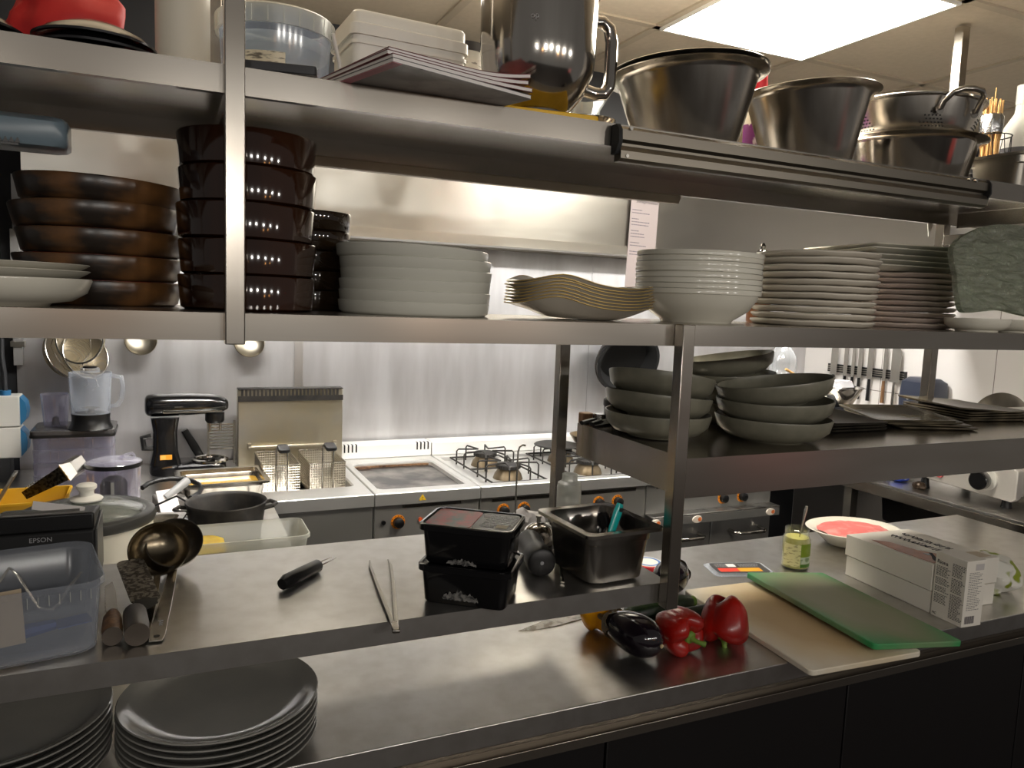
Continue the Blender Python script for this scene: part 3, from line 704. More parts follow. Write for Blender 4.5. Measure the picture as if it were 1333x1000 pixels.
g.rings([[Vector((x * s, y * s, z)) for x, y in pts] for s, z in ((1, .07), (1.008, .07), (1.008, .12), (1, .12))], False, False, False).build('label_band', pm('grey_label', (92, 90, 92), .5), t)
text('BR', .028, INK, t, (-.047, -.0165, .035), (PI / 2, 0, R(-62)))
# film dispenser hung below the top shelf
t = thing('film_dispenser', 'blue grey film dispenser with a toothed cutter hung under the top shelf', 'dispenser', (-.28, 1.25, 1.792))
DISP = pm('blue_grey_plastic', (112, 128, 138), .3)
sec = [(-.04, .012), (-.034, .002), (-.02, 0), (.03, 0), (.04, .008), (.04, .032), (.03, .042), (-.025, .042), (-.038, .034)]
MB().rings([[Vector((x, y * s, .021 + (z - .021) * s)) for y, z in sec] for x, s in ((-.17, .9), (-.165, 1), (.148, 1), (.16, .93), (.165, .78))]).build('body', DISP, t, sharp=50)
g = MB(); g.box(-.16, .11, -.036, -.033, -.001, .003)
for k in range(40): g.prism([(-.155 + k * .0067, 0), (-.149 + k * .0067, 0), (-.152 + k * .0067, .008)], 0, .001, Matrix.Translation((0, -.037, .002)) @ Matrix.Rotation(PI / 2, 4, 'X'))
g.build('cutter', BLACK, t)
for x in (-.12, .0): MB().box(x - .01, x + .01, -.006, .006, .0415, .1088).build('bracket', DULLSTEEL, t)
# ------------------------------------------------------------------ lower shelf
z = LL + .0004
# receipt printer
t = thing('receipt_printer', 'black receipt printer behind the clear plastic box', 'printer', (-.178, 1.445, z), R(0))
MB().box(-.072, .074, -.065, .065, 0, .1).build('body', BLACKMATT, t, bevel=.004)
g = MB().box(-.072, .0735, -.064, .065, .1005, .129); g.warp(lambda p: p + Vector((0, 0, -.022)) if p.y > 0 and p.z > .11 else p); g.build('top_cover', BLACK, t, bevel=.004)
MB().box(.0741, .0775, -.063, .06, .004, .1).build('side_panel', pm('dark_grey_plastic', (70, 70, 68), .4), t, bevel=.001)
MB().box(-.06, .05, -.03, -.026, .1235, .1275).build('paper_slot', WIRE, t)
text('EPSON', .0105, GREYINK, t, (-.018, -.0655, .086), (PI / 2, 0, 0))
MB().box(-.045, .03, -.001, -.0004, .128, .142, Matrix.Translation((0, -.027, 0)) @ Matrix.Rotation(R(12), 4, 'Y') @ Matrix.Translation((0, 0, -.004))).build('receipt', PAPER, t)
# clear box with things in it
t = thing('clear_box', 'clear plastic storage box at the shelf edge, before the receipt printer', 'box', (-.238, 1.196, z), R(10))
MB().rloft([(.135, .083, 0, .022), (.141, .089, .004, .026), (.147, .095, .092, .028), (.152, .1, .094, .03), (.152, .1, .102, .03), (.1505, .0985, .103, .03), (.1455, .0935, .096, .028), (.1395, .0875, .006, .026), (.133, .081, .0018, .022)]).build('shell', CLEARPL, t)
g = MB()
for k in range(7): g.box(.06 + k * .012, .0608 + k * .012, -.0995, -.0965, .08, .0935)
g.build('rib', FROST, t)
o = MB().box(-.055, .055, -.0006, .0006, 0, .072).build('tan_card', TANCARD); o.location = (-.226, 1.152, z + .012); o.rotation_euler = (R(-14), R(-3), R(8)); tag(o, 'tan paper card standing inside the clear box', 'card')
t = thing('blue_scoop', 'blue plastic handled knife lying inside the clear box', 'knife', (-.17, 1.19, z + .004), R(20))
BLUE = pm('blue_plastic', (54, 78, 140), .4)
MB().tube([(-.1, 0, .014), (-.05, .0, .014), (0, .004, .014), (.03, .005, .014)], [.012, .014, .013, .01], flat=.7).build('handle', BLUE, t)
MB().box(.03, .075, -.016, .018, .013, .0145).build('blade', BLUE, t)
pts = [(-.04 + .012 * k + random.uniform(-.006, .006), .02 * math.sin(k * 1.1), .045 + .03 * math.sin(k * .7 + 1) + random.uniform(-.006, .006)) for k in range(10)]  # highlight on the box, modelled as a thin pale squiggle
o = MB().tube(pts, .0022, seg=6, flat=.6).build('glint_strand', GLINT); o.location = (-.175, 1.235, z + .012); o.rotation_euler = (0, 0, .2); tag(o, 'pale squiggle shaped as a highlight in the clear box', 'highlight')
# knife with wooden handle
t = thing('serrated_knife', 'serrated knife with a worn wooden handle next to the clear box', 'knife', (-.068, 1.148, z), R(4))
MB().tube([(0, 0, .0135), (0, .02, .0145), (.001, .06, .0135), (.002, .085, .0115)], [.0125, .0138, .0125, .0085], seg=14).build('handle', WOOD, t)
ENDCAP = pm('dark_end_cap', (84, 76, 68), .5, .4)
MB().cyl((0, -.002, .0135), (0, .001, .0135), .0132).build('end_cap', ENDCAP, t)
g = MB(); pl = [(-.006, .085), (-.008, .12)] + [(-.008 + (.0016 if k % 2 else 0), .12 + .006 * k) for k in range(16)] + [(.004, .225), (.008, .18), (.009, .085)]
g.prism(pl, .0105, .0118).build('blade', WIRE, t)
# grey handled grater
t = thing('grater', 'flat steel grater with a thick grey handle beside the wooden knife', 'grater', (-.037, 1.136, z), R(3))
MB().tube([(0, .0, .017), (0, .03, .0178), (-.001, .075, .0165), (-.001, .08, .0155)], [.0155, .0168, .0162, .013], seg=16).build('handle', pm('grey_handle', (92, 86, 80), .4, .3), t)
MB().cyl((0, -.003, .017), (0, .0005, .017), .0164).build('end_cap', ENDCAP, t)
GRATE = pm('grater_face', (128, 124, 118), .35, 1, col2=(66, 62, 58), nscale=150, ramp=(.45, .55), bump=.5)
MB().rloft([(.021, .075, .0, .012), (.021, .075, .0015, .012)], M=Matrix.Translation((.006, .19, .026)) @ Matrix.Rotation(R(8), 4, 'X') @ Matrix.Rotation(R(8), 4, 'Z')).build('blade', GRATE, t)
g = MB(); pl = [(.012, .08)] + [(.03 + (.002 if k % 2 else 0), .1 + .005 * k) for k in range(12)] + [(.02, .17), (-.0, .14), (-.002, .08)]
g.prism(pl, .017, .0185).build('serrated_guard', BLACKIRON, t)
# ladles
def ladle(name, lab, tip, ang, bowl_r, tilt, L, mat, hw=.0085, zb=.0):
    t = thing(name, lab, 'ladle', (*tip, z), ang, 'steel ladles on the lower shelf')
    g = MB(); rows = []
    N = 16
    for k in range(N + 1):
        u = k / N; y = L * u; zz = .0018 + (.012 * max(0, (u - .6) / .4) ** 2); w = hw * (1 - .4 * u) if u > .06 else hw * (.75 + 4 * u)
        rows.append([(-w, y, zz), (w, y, zz), (w, y, zz + .0022), (-w, y, zz + .0022)])
    g.rings([[Vector(p) for p in r] for r in rows])
    g.build('handle', mat, t, bevel=.0006)
    MB().lathe([(0, 0), (.0042, 0), (.0042, .0004), (0, .0004)], seg=14, M=Matrix.Translation((0, .014, .0041))).build('hanging_hole', BLACK, t)
    b = bowl_r
    prof = [(b * math.sin(a), -b * .8 * math.cos(a)) for a in [R(90 * k / 12) for k in range(13)]] + [(b * 1.02, .0015), (b * .98, .0015)] + [(b * .96 * math.sin(a), -b * .76 * math.cos(a)) for a in [R(90 * k / 12) for k in range(12, -1, -1)]]
    M = Matrix.Translation((0, L + b * math.cos(R(tilt)) * .96, .012 + b * .8 + zb)) @ Matrix.Rotation(R(tilt), 4, 'X')
    MB().lathe(prof, seg=44, M=M).build('bowl', mat, t)
    return t
ladle('ladle', 'dull steel ladle with bowl facing forward, in front of the other ladle', (-.031, 1.14), R(-4.5), .048, 48, .235, pm('dark_ladle', (128, 118, 100), .25, 1), .0085)
l = ladle('ladle', 'bright steel ladle lying half behind the dull ladle', (-.014, 1.136), R(-5.5), .046, 46, .272, SATIN, .0115)
text('s·v·6', .011, GREYINK, l, (.004, .05, .0042), (0, 0, R(90)))
# channel peeler
t = thing('channel_peeler', 'black handled peeler with two steel prongs on the shelf', 'peeler', (.176, 1.274, z), R(-45))
MB().tube([(0, 0, .0115), (0, .012, .013), (0, .06, .0125), (0, .1, .0115), (0, .104, .011)], [.0095, .0125, .012, .0115, .009], seg=14).build('handle', BLACK, t)
for s in (-1, 1): MB().tube([(s * .005, .1, .012), (s * .006, .125, .012), (s * .0045, .152, .011)], [.0018, .0018, .0008], seg=6, flat=.6).build('prong', POLISH, t)
# tweezers
t = thing('tweezers', 'long steel kitchen tweezers with the closed end over the shelf edge', 'tweezers', (.311, 1.064, z), R(-10))
for s in (-1, 1): MB().tube([(s * .002, .0, .003), (s * .004, .04, .004), (s * .012, .15, .0055), (s * .0185, .27, .0045), (s * .017, .305, .003)], [.0035, .0038, .0036, .0026, .0014], seg=8, flat=.6).build('arm', DULLSTEEL, t)
MB().box(-.006, .006, -.012, .02, .0005, .0065).build('hinge', SATIN, t, bevel=.002)
# black food tubs
def tub(zb, lab):
    t = thing('food_tub', lab, 'tub', (.466, 1.152, zb), R(-37), 'stacked black food tubs')
    MB().rloft([(.066, .044, 0, .01), (.069, .047, .004, .012), (.073, .051, .054, .013), (.073, .051, .055, .013)]).build('tub', BLACKGLOSS, t)
    MB().rloft([(.0775, .0555, .0551, .016), (.079, .057, .056, .016), (.079, .057, .0655, .016), (.077, .055, .0665, .015), (.0735, .0515, .0665, .013), (.0735, .0515, .0645, .013)]).build('lid', BLACKGLOSS, t)
    return t
def smear(name, par, x0, x1, z0, z1, y, seed):
    g = MB(); n = 26; top = []; bot = []
    for k in range(n + 1):
        u = k / n; x = x0 + (x1 - x0) * u; e = math.sin(PI * u) ** .5
        top.append((x, z0 + (z1 - z0) * e * (.45 + .55 * random.random()))); bot.append((x, z0 - .003 * random.random()))
    g.prism(top + bot[::-1], -.0004, .0003, Matrix.Translation((0, y, 0)) @ Matrix.Rotation(PI / 2, 4, 'X')).build(name, pm('flour_smear', (120, 118, 114), .8, col2=(44, 44, 44), nscale=140, ramp=(.42, .6)), par)
t1 = tub(z, 'black lidded food tub with white smears, lower of the pair'); smear('smear', t1, -.035, .025, .012, .03, -.0493, 1)
t2 = tub(z + .067, 'black lidded food tub with red label, upper of the pair'); smear('smear', t2, -.03, .02, .004, .014, -.0485, 2)
LAB = pm('meat_label', (176, 44, 40), .4, col2=(96, 76, 70), nscale=26, ramp=(.45, .6))
MB().rloft([(.038, .047, 0, .01), (.038, .047, .0006, .01)], M=Matrix.Translation((-.032, 0, .0646))).build('label_picture', LAB, t2)
MB().rloft([(.032, .047, 0, .01), (.032, .047, .0006, .01)], M=Matrix.Translation((.039, 0, .0646))).build('label_panel', pm('label_black', (36, 34, 32), .4), t2)
g = MB()
for r in range(9):
    x = .02
    while x < .066: l = random.uniform(.003, .009); g.box(x, x + l, .03 - r * .008, .0325 - r * .008, .0653, .0656); x += l + .002
g.build('lettering', GREYINK, t2)
MB().box(.045, .064, -.035, -.018, .0657, .066).build('label_patch', pm('cream_patch', (206, 196, 168), .6), t2)
MB().box(.012, .024, .018, .034, .0657, .066).build('label_patch', PAPER, t2)
# bell, black roller, crumpled napkin, ticket wire
t = thing('counter_bell', 'chrome counter bell beside the steel pan', 'bell', (.682, 1.338, z))
MB().lathe([(0, 0), (.031, 0), (.032, .003), (.03, .01), (.024, .014), (0, .014)], seg=36).build('base', BLACK, t)
MB().lathe([(.0315, .0155), (.033, .0155), (.0335, .018), (.0315, .033), (.025, .046), (.013, .053), (0, .055), (0, .0535), (.012, .0515), (.0235, .0445), (.03, .032), (.0315, .0155)], seg=44).build('dome', POLISH, t)
MB().lathe([(.0, .014), (.004, .014), (.004, .0534), (0, .0534)], seg=10).build('spindle', DULLSTEEL, t)
MB().lathe([(0, .0552), (.0042, .0552), (.0042, .0645), (.006, .065), (.006, .069), (0, .0695)], seg=16).build('button', DULLSTEEL, t)
t = thing('pepper_mill', 'black cylindrical mill lying end on beside the black tubs', 'mill', (.617, 1.190, z + .0275), R(-14))
MB().lathe([(0, 0), (.0215, 0), (.0255, .003), (.0272, .01), (.026, .045), (.0225, .07), (.026, .1), (.025, .122), (0, .124)], seg=32, M=Matrix.Rotation(-PI / 2, 4, 'X')).build('body', pm('black_mill', (16, 15, 15), .42), t)
MB().lathe([(0, -.001), (.003, -.001), (.0035, .0), (0, .0001)], seg=16, M=Matrix.Rotation(-PI / 2, 4, 'X')).build('screw', GREYINK, t)
g = blob(.035, .03, .028, 30, 12); crumple(g, .014, 45, 5); g.warp(lambda p: Vector((p.x, p.y, max(p.z, -.024))))
o = g.build('crumpled_napkin', PAPER, sharp=20); o.location = (.705, 1.435, z + .025); tag(o, 'crumpled white paper napkin behind the counter bell', 'napkin')
t = thing('ticket_hook', 'thin wire order hook standing behind the black tubs', 'hook', (.642, 1.365, z))
MB().lathe([(0, 0), (.02, 0), (.02, .003), (0, .004)], seg=24).build('base', DULLSTEEL, t)
MB().tube([(0, 0, .003), (0, 0, .12), (.001, 0, .196), (.004, 0, .205), (.012, .004, .208), (.02, .008, .206)], .0019, seg=8).build('wire', WIRE, t)
# GN pan with cutlery
t = thing('cutlery_pan', 'deep steel pan holding spoons and a teal peeler', 'pan', (.733, 1.193, LL), R(3))
MB().rloft(gn(.072, .083, .1, .0105)).build('pan', SATIN, t)
t = thing('teal_peeler', 'teal plastic handle sticking up out of the steel pan', 'peeler', (.737, 1.165, LL + .06), 0, rot=(R(-6), R(26), R(10)))
TEAL = pm('teal_plastic', (20, 172, 170), .25, coat=.2)
MB().tube([(0, 0, 0), (0, 0, .03), (0, 0, .062), (0, 0, .077)], [.007, .009, .0105, .008], seg=14, flat=.55).build('handle', TEAL, t)
MB().lathe([(0, 0), (.004, 0), (.004, .0012), (0, .0012)], seg=14, M=Matrix.Translation((0, -.0068, .066)) @ Matrix.Rotation(PI / 2, 4, 'X')).build('hanging_hole', BLACK, t)
for k, (dx, dy, a, l) in enumerate(((.762, 1.196, 20, 'black spoon leaning in the steel pan, next to the teal handle'), (.775, 1.205, 42, 'black spoon leaning in the steel pan, between two other spoons'), (.79, 1.2, 60, 'black spoon leaning in the steel pan, nearest the shelf post'))):
    t = thing('black_spoon', l, 'spoon', (dx - .03, dy, LL + .05), 0, 'black spoons in the steel pan', rot=(R(-10), R(a * .55 + 8), R(k * 14)))
    MB().tube([(0, 0, 0), (0, 0, .03)], .004, seg=8).build('handle', BLACK, t)
    MB().lathe([(0, -.004), (.008, -.003), (.0125, 0), (.012, .001), (0, -.002)], seg=20, sy=1.4, M=Matrix.Translation((0, 0, .045)) @ Matrix.Rotation(R(65), 4, 'X')).build('bowl', pm('black_spoon_steel', (52, 52, 54), .15, .8), t)
# squeeze bottle
t = thing('teaspoon', 'small steel spoon handle lying beside the steel pan', 'spoon', (.662, 1.2, LL + .0005), R(-25))
MB().tube([(0, .04, .002), (0, 0, .0025), (0, -.05, .002)], [.0018, .0025, .0042], seg=8, flat=.4).build('handle', WIRE, t)
t = thing('squeeze_bottle', 'frosted white squeeze bottle without cap behind the steel pan', 'bottle', (.797, 1.425, z))
MB().lathe([(0, 0), (.024, 0), (.026, .003), (.0265, .1), (.025, .109), (.018, .113), (.0165, .117), (.0165, .128), (.0155, .128), (.0155, .116), (.0175, .111), (.0245, .106), (.0255, .08), (.025, .004), (0, .002)], seg=36).build('bottle', FROST, t)
MB().lathe([(0, .0025), (.0245, .0042), (.0248, .07), (0, .07)], seg=30).build('contents', pm('white_sauce', (222, 220, 216), .4), t)
# ------------------------------------------------------------------ counter: vegetables
def pepper(name, kind, lab, loc, r, h, rot, lobes=4, ph=0, amp=.1):
    t = thing(name, lab, 'pepper', loc, 0, None, rot=rot)
    prof = [(0, -.42), (.2, -.455), (.42, -.485), (.62, -.45), (.82, -.3), (.93, -.08), (1.0, .15), (.98, .32), (.85, .45), (.62, .5), (.4, .47), (.24, .40), (.12, .36), (0, .35)]
    def f(p, a, q):
        k = 1 + amp * (abs(math.cos(lobes * (a + ph) / 2)) - .6) * min(1, q / (r * .4))
        return Vector((p.x * k, p.y * k, p.z - (.022 * h / .1 * (1 - abs(math.cos(lobes * (a + ph) / 2))) * (1 if abs(p.z) > h * .36 else 0) * (1 if p.z < 0 else -.6) * -1 if q > r * .15 else 0)))
    MB().lathe([(q * r, zz * h) for q, zz in prof], seg=64, fn=f).build('flesh', SKINS[kind], t, sub=1, sharp=90)
    g = MB(); g.lathe([(r * .3, .36 * h), (r * .27, .40 * h), (r * .15, .43 * h), (r * .1, .5 * h), (0, .5 * h), (0, .36 * h)], seg=18)
    g.tube([(0, 0, .42 * h), (0, 0, .52 * h), (r * .1, 0, .62 * h), (r * .26, .0, .7 * h)], [r * .12, r * .1, r * .1, r * .13], seg=10).build('stem', STEM, t)
    return t
pepper('red_pepper', 'red', 'red bell pepper with its green stem facing forward, beside the aubergine', (.968, 1.243, CT + .0475), .0475, .094, (R(98), R(10), R(12)), 4, .4, .13)
pepper('red_pepper', 'red', 'red bell pepper standing alone next to the white cutting board', (1.093, 1.242, CT + .051), .052, .104, (R(160), R(18), 0), 3, .2, .16)
pepper('yellow_pepper', 'yellow', 'yellow bell pepper under the lower shelf, behind the aubergine', (.866, 1.385, CT + .045), .047, .09, (R(8), R(-10), 0), 4, 0, .13)
def aubergine(lab, p0, p1, r):
    p0 = Vector(p0); p1 = Vector(p1); d = p1 - p0; L = d.length
    t = thing('aubergine', lab, 'aubergine', p0, 0, None); t.rotation_euler = d.to_track_quat('Z', 'Y').to_euler()
    MB().lathe([(0, -.002), (.3 * r, .0005), (.62 * r, .06 * L), (.9 * r, .2 * L), (r, .38 * L), (.94 * r, .58 * L), (.74 * r, .8 * L), (.5 * r, .95 * L), (.3 * r, L), (0, L)], seg=44).build('flesh', AUBERGINE, t, sub=1, sharp=90)
    def f(p, a, q):
        p.z -= .03 * L * 3 * max(0, math.cos(5 * a)) * (q > .45 * r); return p
    MB().lathe([(.76 * r, .86 * L), (.62 * r, .95 * L), (.36 * r, 1.01 * L), (.16 * r, 1.04 * L), (.14 * r, 1.14 * L), (.1 * r, 1.16 * L), (0, 1.16 * L)], seg=30, fn=f).build('calyx', pm('dry_calyx', (96, 78, 52), .7), t)
    MB().lathe([(0, -.0035), (.1 * r, -.0034), (.1 * r, -.001), (0, -.001)], seg=12).build('blossom_scar', pm('scar', (190, 170, 130), .7), t)
aubergine('dark aubergine lying in front of the yellow pepper', (.893, 1.196, CT + .043), (.846, 1.325, CT + .052), .043)
aubergine('dark aubergine lying behind the zucchini and the shelf post', (1.105, 1.488, CT + .044), (1.205, 1.55, CT + .04), .044)
def zucchini(lab, p0, p1, r):
    p0 = Vector(p0); p1 = Vector(p1); d = p1 - p0; L = d.length
    t = thing('zucchini', lab, 'zucchini', p0); t.rotation_euler = d.to_track_quat('Z', 'Y').to_euler()
    def f(p, a, q):
        k = 1 + .02 * math.cos(8 * a); return Vector((p.x * k, p.y * k, p.z))
    MB().lathe([(0, 0), (.5 * r, .001), (.8 * r, .008), (r, .03), (.98 * r, .5 * L), (.86 * r, .85 * L), (.62 * r, .97 * L), (.55 * r, L), (0, L)], seg=32, fn=f).build('flesh', ZUCCHINI, t)
    MB().lathe([(0, L), (.5 * r, L + .0001), (.48 * r, L + .012), (0, L + .012)], seg=16).build('stem', STEM, t)
zucchini('dark green zucchini lying between the yellow pepper and the shelf post', (.925, 1.372, CT + .0265), (1.12, 1.40, CT + .0255), .026)
zucchini('dark green zucchini lying behind the two red peppers', (.975, 1.322, CT + .0225), (1.15, 1.345, CT + .022), .022)
# chef knife
t = thing('chef_knife', 'broad chef knife lying behind the yellow pepper', 'knife', (.694, 1.437, CT + .0004), R(13))
MB().prism([(0, 0), (.03, -.014), (.08, -.024), (.15, -.028), (.19, -.026), (.19, .012), (.08, .011)], 0, .0016).build('blade', pm('smeared_blade', (190, 184, 172), .25, 1, col2=(140, 130, 112), nscale=40, ramp=(.5, .6)), t)
MB().rloft([(.055, .011, 0, .008), (.055, .011, .016, .008)], M=Matrix.Translation((.247, -.006, 0))).build('handle', BLACK, t, bevel=.003)
# boards
o = MB().rloft([(.149, .22, 0, .012), (.149, .22, .012, .012)]).build('cutting_board', WHITEB, bevel=.002); o.location = (1.312, 1.268, CT + .0003); o.rotation_euler = (0, 0, R(-3))
tag(o, 'stained white cutting board under the green one', 'cutting board')
o = MB().rloft([(.124, .216, 0, .01), (.124, .216, .013, .01)]).build('cutting_board', GREENB, bevel=.002); o.location = (1.473, 1.268, CT + .0118); o.rotation_euler = (0, R(5.0), R(-5))
tag(o, 'worn green cutting board lying across the white one', 'cutting board')
# sauce jar with a spoon
t = thing('sauce_jar', 'open glass jar of pale green sauce with a green label', 'jar', (1.606, 1.562, CT), R(5))
MB().lathe([(0, .0003), (.034, .0003), (.0375, .004), (.0375, .083), (.034, .09), (.0315, .094), (.0325, .098), (.0325, .112), (.031, .113), (.0305, .096), (.036, .082), (.036, .005), (0, .003)], seg=44).build('glass', GLASS, t)
MB().lathe([(0, .0035), (.0355, .0055), (.0355, .08), (.0315, .088), (0, .084)], seg=40).build('sauce', pm('pale_sauce', (206, 200, 112), .4, col2=(190, 180, 84), nscale=20), t)
def wrap_part(name, a0, a1, r, z0, z1, mat, par):
    pts = [(r * math.cos(a0 + (a1 - a0) * k / 14), r * math.sin(a0 + (a1 - a0) * k / 14)) for k in range(15)]
    MB().rings([[Vector((x * s, y * s, zz)) for x, y in pts] for s, zz in ((1, z0), (1.006, z0), (1.006, z1), (1, z1))], False, False, False).build(name, mat, par)
wrap_part('label_text', R(165), R(240), .0377, .012, .074, pm('cream_label', (214, 208, 150), .5, col2=(160, 152, 104), nscale=60, stretch=(1, 1, 4), ramp=(.55, .62)), t)
wrap_part('label_band', R(240), R(320), .0377, .04, .076, pm('olive_label', (120, 142, 26), .4), t)
wrap_part('label_band', R(240), R(320), .0377, .02, .0395, pm('pale_label', (186, 196, 172), .4, col2=(120, 140, 100), nscale=50, ramp=(.5, .6)), t)
wrap_part('label_band', R(240), R(320), .0377, .01, .0195, pm('green_label', (72, 118, 30), .4), t)
t = thing('teaspoon', 'steel spoon standing in the open sauce jar', 'spoon', (1.608, 1.565, CT + .03), 0, rot=(R(2), R(9), 0))
MB().tube([(0, 0, 0), (0, 0, .06), (0, 0, .1), (0, 0, .132), (0, 0, .145)], [.002, .0025, .0035, .0058, .004], seg=10, flat=.5).build('handle', WIRE, t)
# oval plate with raw meat
t = thing('meat_plate', 'white oval plate of pink sliced meat behind the white box', 'plate', (1.945, 1.668, CT), R(-8))
MB().lathe([(0, .0003), (.075, .0003), (.085, .006), (.12, .038), (.148, .05), (.15, .052), (.146, .053), (.118, .042), (.08, .012), (0, .009)], seg=60, sy=.8).build('plate', CERAMIC, t)
g = MB(); g.lathe([(0, .056), (.07, .055), (.105, .049), (.115, .044), (.08, .0435), (0, .0435)], seg=60, sy=.78); crumple(g, .006, 60, 4)
o = g.build('sliced_meat', pm('pink_meat', (220, 112, 108), .45, col2=(238, 176, 166), nscale=18, ramp=(.5, .7), bump=.4)); o.location = (1.945, 1.668, CT + .0005); o.rotation_euler = (0, 0, R(-8)); tag(o, 'pink slices of raw meat on the white oval plate', 'meat')
# white cardboard box
t = thing('cardboard_box', 'large white cardboard box with a printed lid', 'box', (1.679, 1.20, CT), R(-4))
MB().box(0, .215, 0, .27, .0003, .054).build('box', CARD, t, bevel=.0015)
g = MB().box(-.003, .2185, -.001, .274, .056, .112); g.warp(lambda p: p + Vector((0, 0, .010)) if p.y < .1 and p.z > .1 else p); g.build('lid', CARD, t, bevel=.0015)
sl = Matrix.Translation((0, 0, .1135)) @ Matrix.Shear('XY', 4, (0, 0))
def ontop(poly, name, mat, h=.0005):
    rg = [[Vector((x, y, .1226 - .010 * (y / .274) + dz)) for x, y in poly] for dz in (0, h)]
    MB().rings(rg).build(name, mat, t)
ontop([(.005, .005), (.1, .005), (.085, .06), (.06, .1), (.05, .18), (.02, .21), (.005, .12)], 'lid_picture', pm('brown_print', (176, 116, 88), .4, col2=(140, 86, 64), nscale=20))
ontop([(.02, .01), (.03, .01), (.075, .07), (.068, .074), (.05, .05), (.03, .03)], 'lid_print', INK, .0009)
ontop([(.048, .06), (.062, .055), (.068, .065), (.05, .075)], 'lid_motif', pm('grey_print', (150, 160, 166), .4), .0008)
ontop([(.11, .01), (.205, .01), (.205, .05), (.11, .06)], 'lid_strip', pm('beige_print', (190, 174, 148), .5))
g = MB()
for row, (x0, n) in enumerate(((.155, 5), (.115, 6))):                  # unreadable brush script
    for q in range(n):
        y0 = .235 - q * .034
        g.tube([(x0 + .011 * math.sin(k * 1.9 + q * 2 + row), y0 - k * .0036 + .004 * math.sin(k * 2.3 + q), .1229 - .010 * ((y0 - k * .0036) / .274)) for k in range(9)], .0016, seg=5, flat=.4)
g.build('lettering', INK, t)
# small carton with small print
t = thing('small_carton', 'tall white carton of small print in front of the cardboard box', 'carton', (1.671, 1.112, CT), R(-4))
MB().box(0, .062, 0, .083, .0003, .158).build('carton', CARD, t, bevel=.001)
M = Matrix.Rotation(-PI / 2, 4, 'Z')
g = MB(); print_lines(g, -.078, .125, .036, 26, .0035, -.0001, h=.0017, fill=.95, gap_rows=(7, 13, 18)); print_lines(g, -.036, .142, .032, 38, .0035, -.0001, h=.0017, fill=.95, gap_rows=(9, 20))
for v in g.bm.verts: v.co = M @ v.co
g.build('lettering', INK, t)
text('Riona', .013, INK, t, (-.0003, .078, .131), (PI / 2, 0, -PI / 2))
text('HC', .008, INK, t, (-.0003, .079, .006), (PI / 2, 0, -PI / 2))
g = MB(); print_lines(g, .01, .13, .042, 22, .0042, -.0001, h=.0014, fill=.9)
for k in range(14): g.box(.008 + k * .0022, .0091 + k * .0022 + (k % 3) * .0004, -.0004, -.0001, .008, .026)
g.build('lettering', pm('grey_print_ink', (110, 106, 108), .6), t)
MB().box(.028, .054, -.0005, -.0001, .135, .15).build('print_patch', pm('pale_print', (188, 184, 182), .6), t)
# paper wrapped parcel
g = blob(.085, .06, .05, 44, 20); crumple(g, .022, 26, 8); g.warp(lambda p: Vector((p.x, p.y, max(p.z, -.04))))
WRAP = pm('leaf_print_paper', (220, 218, 208), .5, col2=(138, 150, 42), nscale=15, ramp=(.52, .56), detail=2)
o = g.build('paper_parcel', WRAP, sharp=24); o.location = (1.995, 1.262, CT + .0405); o.rotation_euler = (0, 0, .3); tag(o, 'crumpled green and white paper parcel beside the small print carton', 'parcel')
# flat sealed pack with label
t = thing('label_pack', 'flat sealed plastic pack with red and orange label beside the green board', 'pack', (1.435, 1.592, CT), R(-16))
MB().rloft([(.088, .05, .0003, .016), (.088, .05, .002, .016), (.08, .042, .006, .014), (.0, .0, .006, 0)], cap1=False).build('tray', CLEARPL, t)
for a, n, m in (((.075, .038, .0062), 'label_base', pm('label_grey', (58, 58, 60), .4)),):
    MB().rloft([(a[0], a[1], a[2], .012), (a[0], a[1], a[2] + .0005, .012)]).build(n, m, t)
MB().box(-.066, -.01, -.03, -.004, .0068, .0072).build('label_band', pm('label_red', (224, 62, 40), .4), t)
MB().box(-.0099, .055, -.03, -.004, .0068, .0072).build('label_band', pm('label_orange', (240, 166, 30), .4), t)
MB().box(-.03, -.006, .006, .028, .0068, .0072).build('label_band', PAPER, t)
g = MB()
for r in range(4):
    for x0, x1 in ((-.064, -.034), (.004, .06)):
        x = x0
        while x < x1: l = random.uniform(.003, .008); g.box(x, x + l, .024 - r * .0055, .0265 - r * .0055, .0068, .0072); x += l + .0018
g.build('lettering', GREYINK, t)
# lid with red rim
t = thing('round_lid', 'round white lid with red and blue rings behind the shelf post', 'lid', (1.205, 1.695, CT))
MB().lathe([(0, .0003), (.043, .0003), (.043, .012), (.04, .0135), (0, .0135)], seg=40).build('cap', pm('red_lid', (196, 30, 36), .35), t)
MB().lathe([(0, .0137), (.039, .0137), (.039, .0143), (0, .0143)], seg=40).build('disc', WHITEPL, t)
MB().lathe([(.028, .0145), (.034, .0145), (.034, .0149), (.028, .0149)], seg=40).build('ring', pm('blue_ring', (70, 120, 190), .4), t)
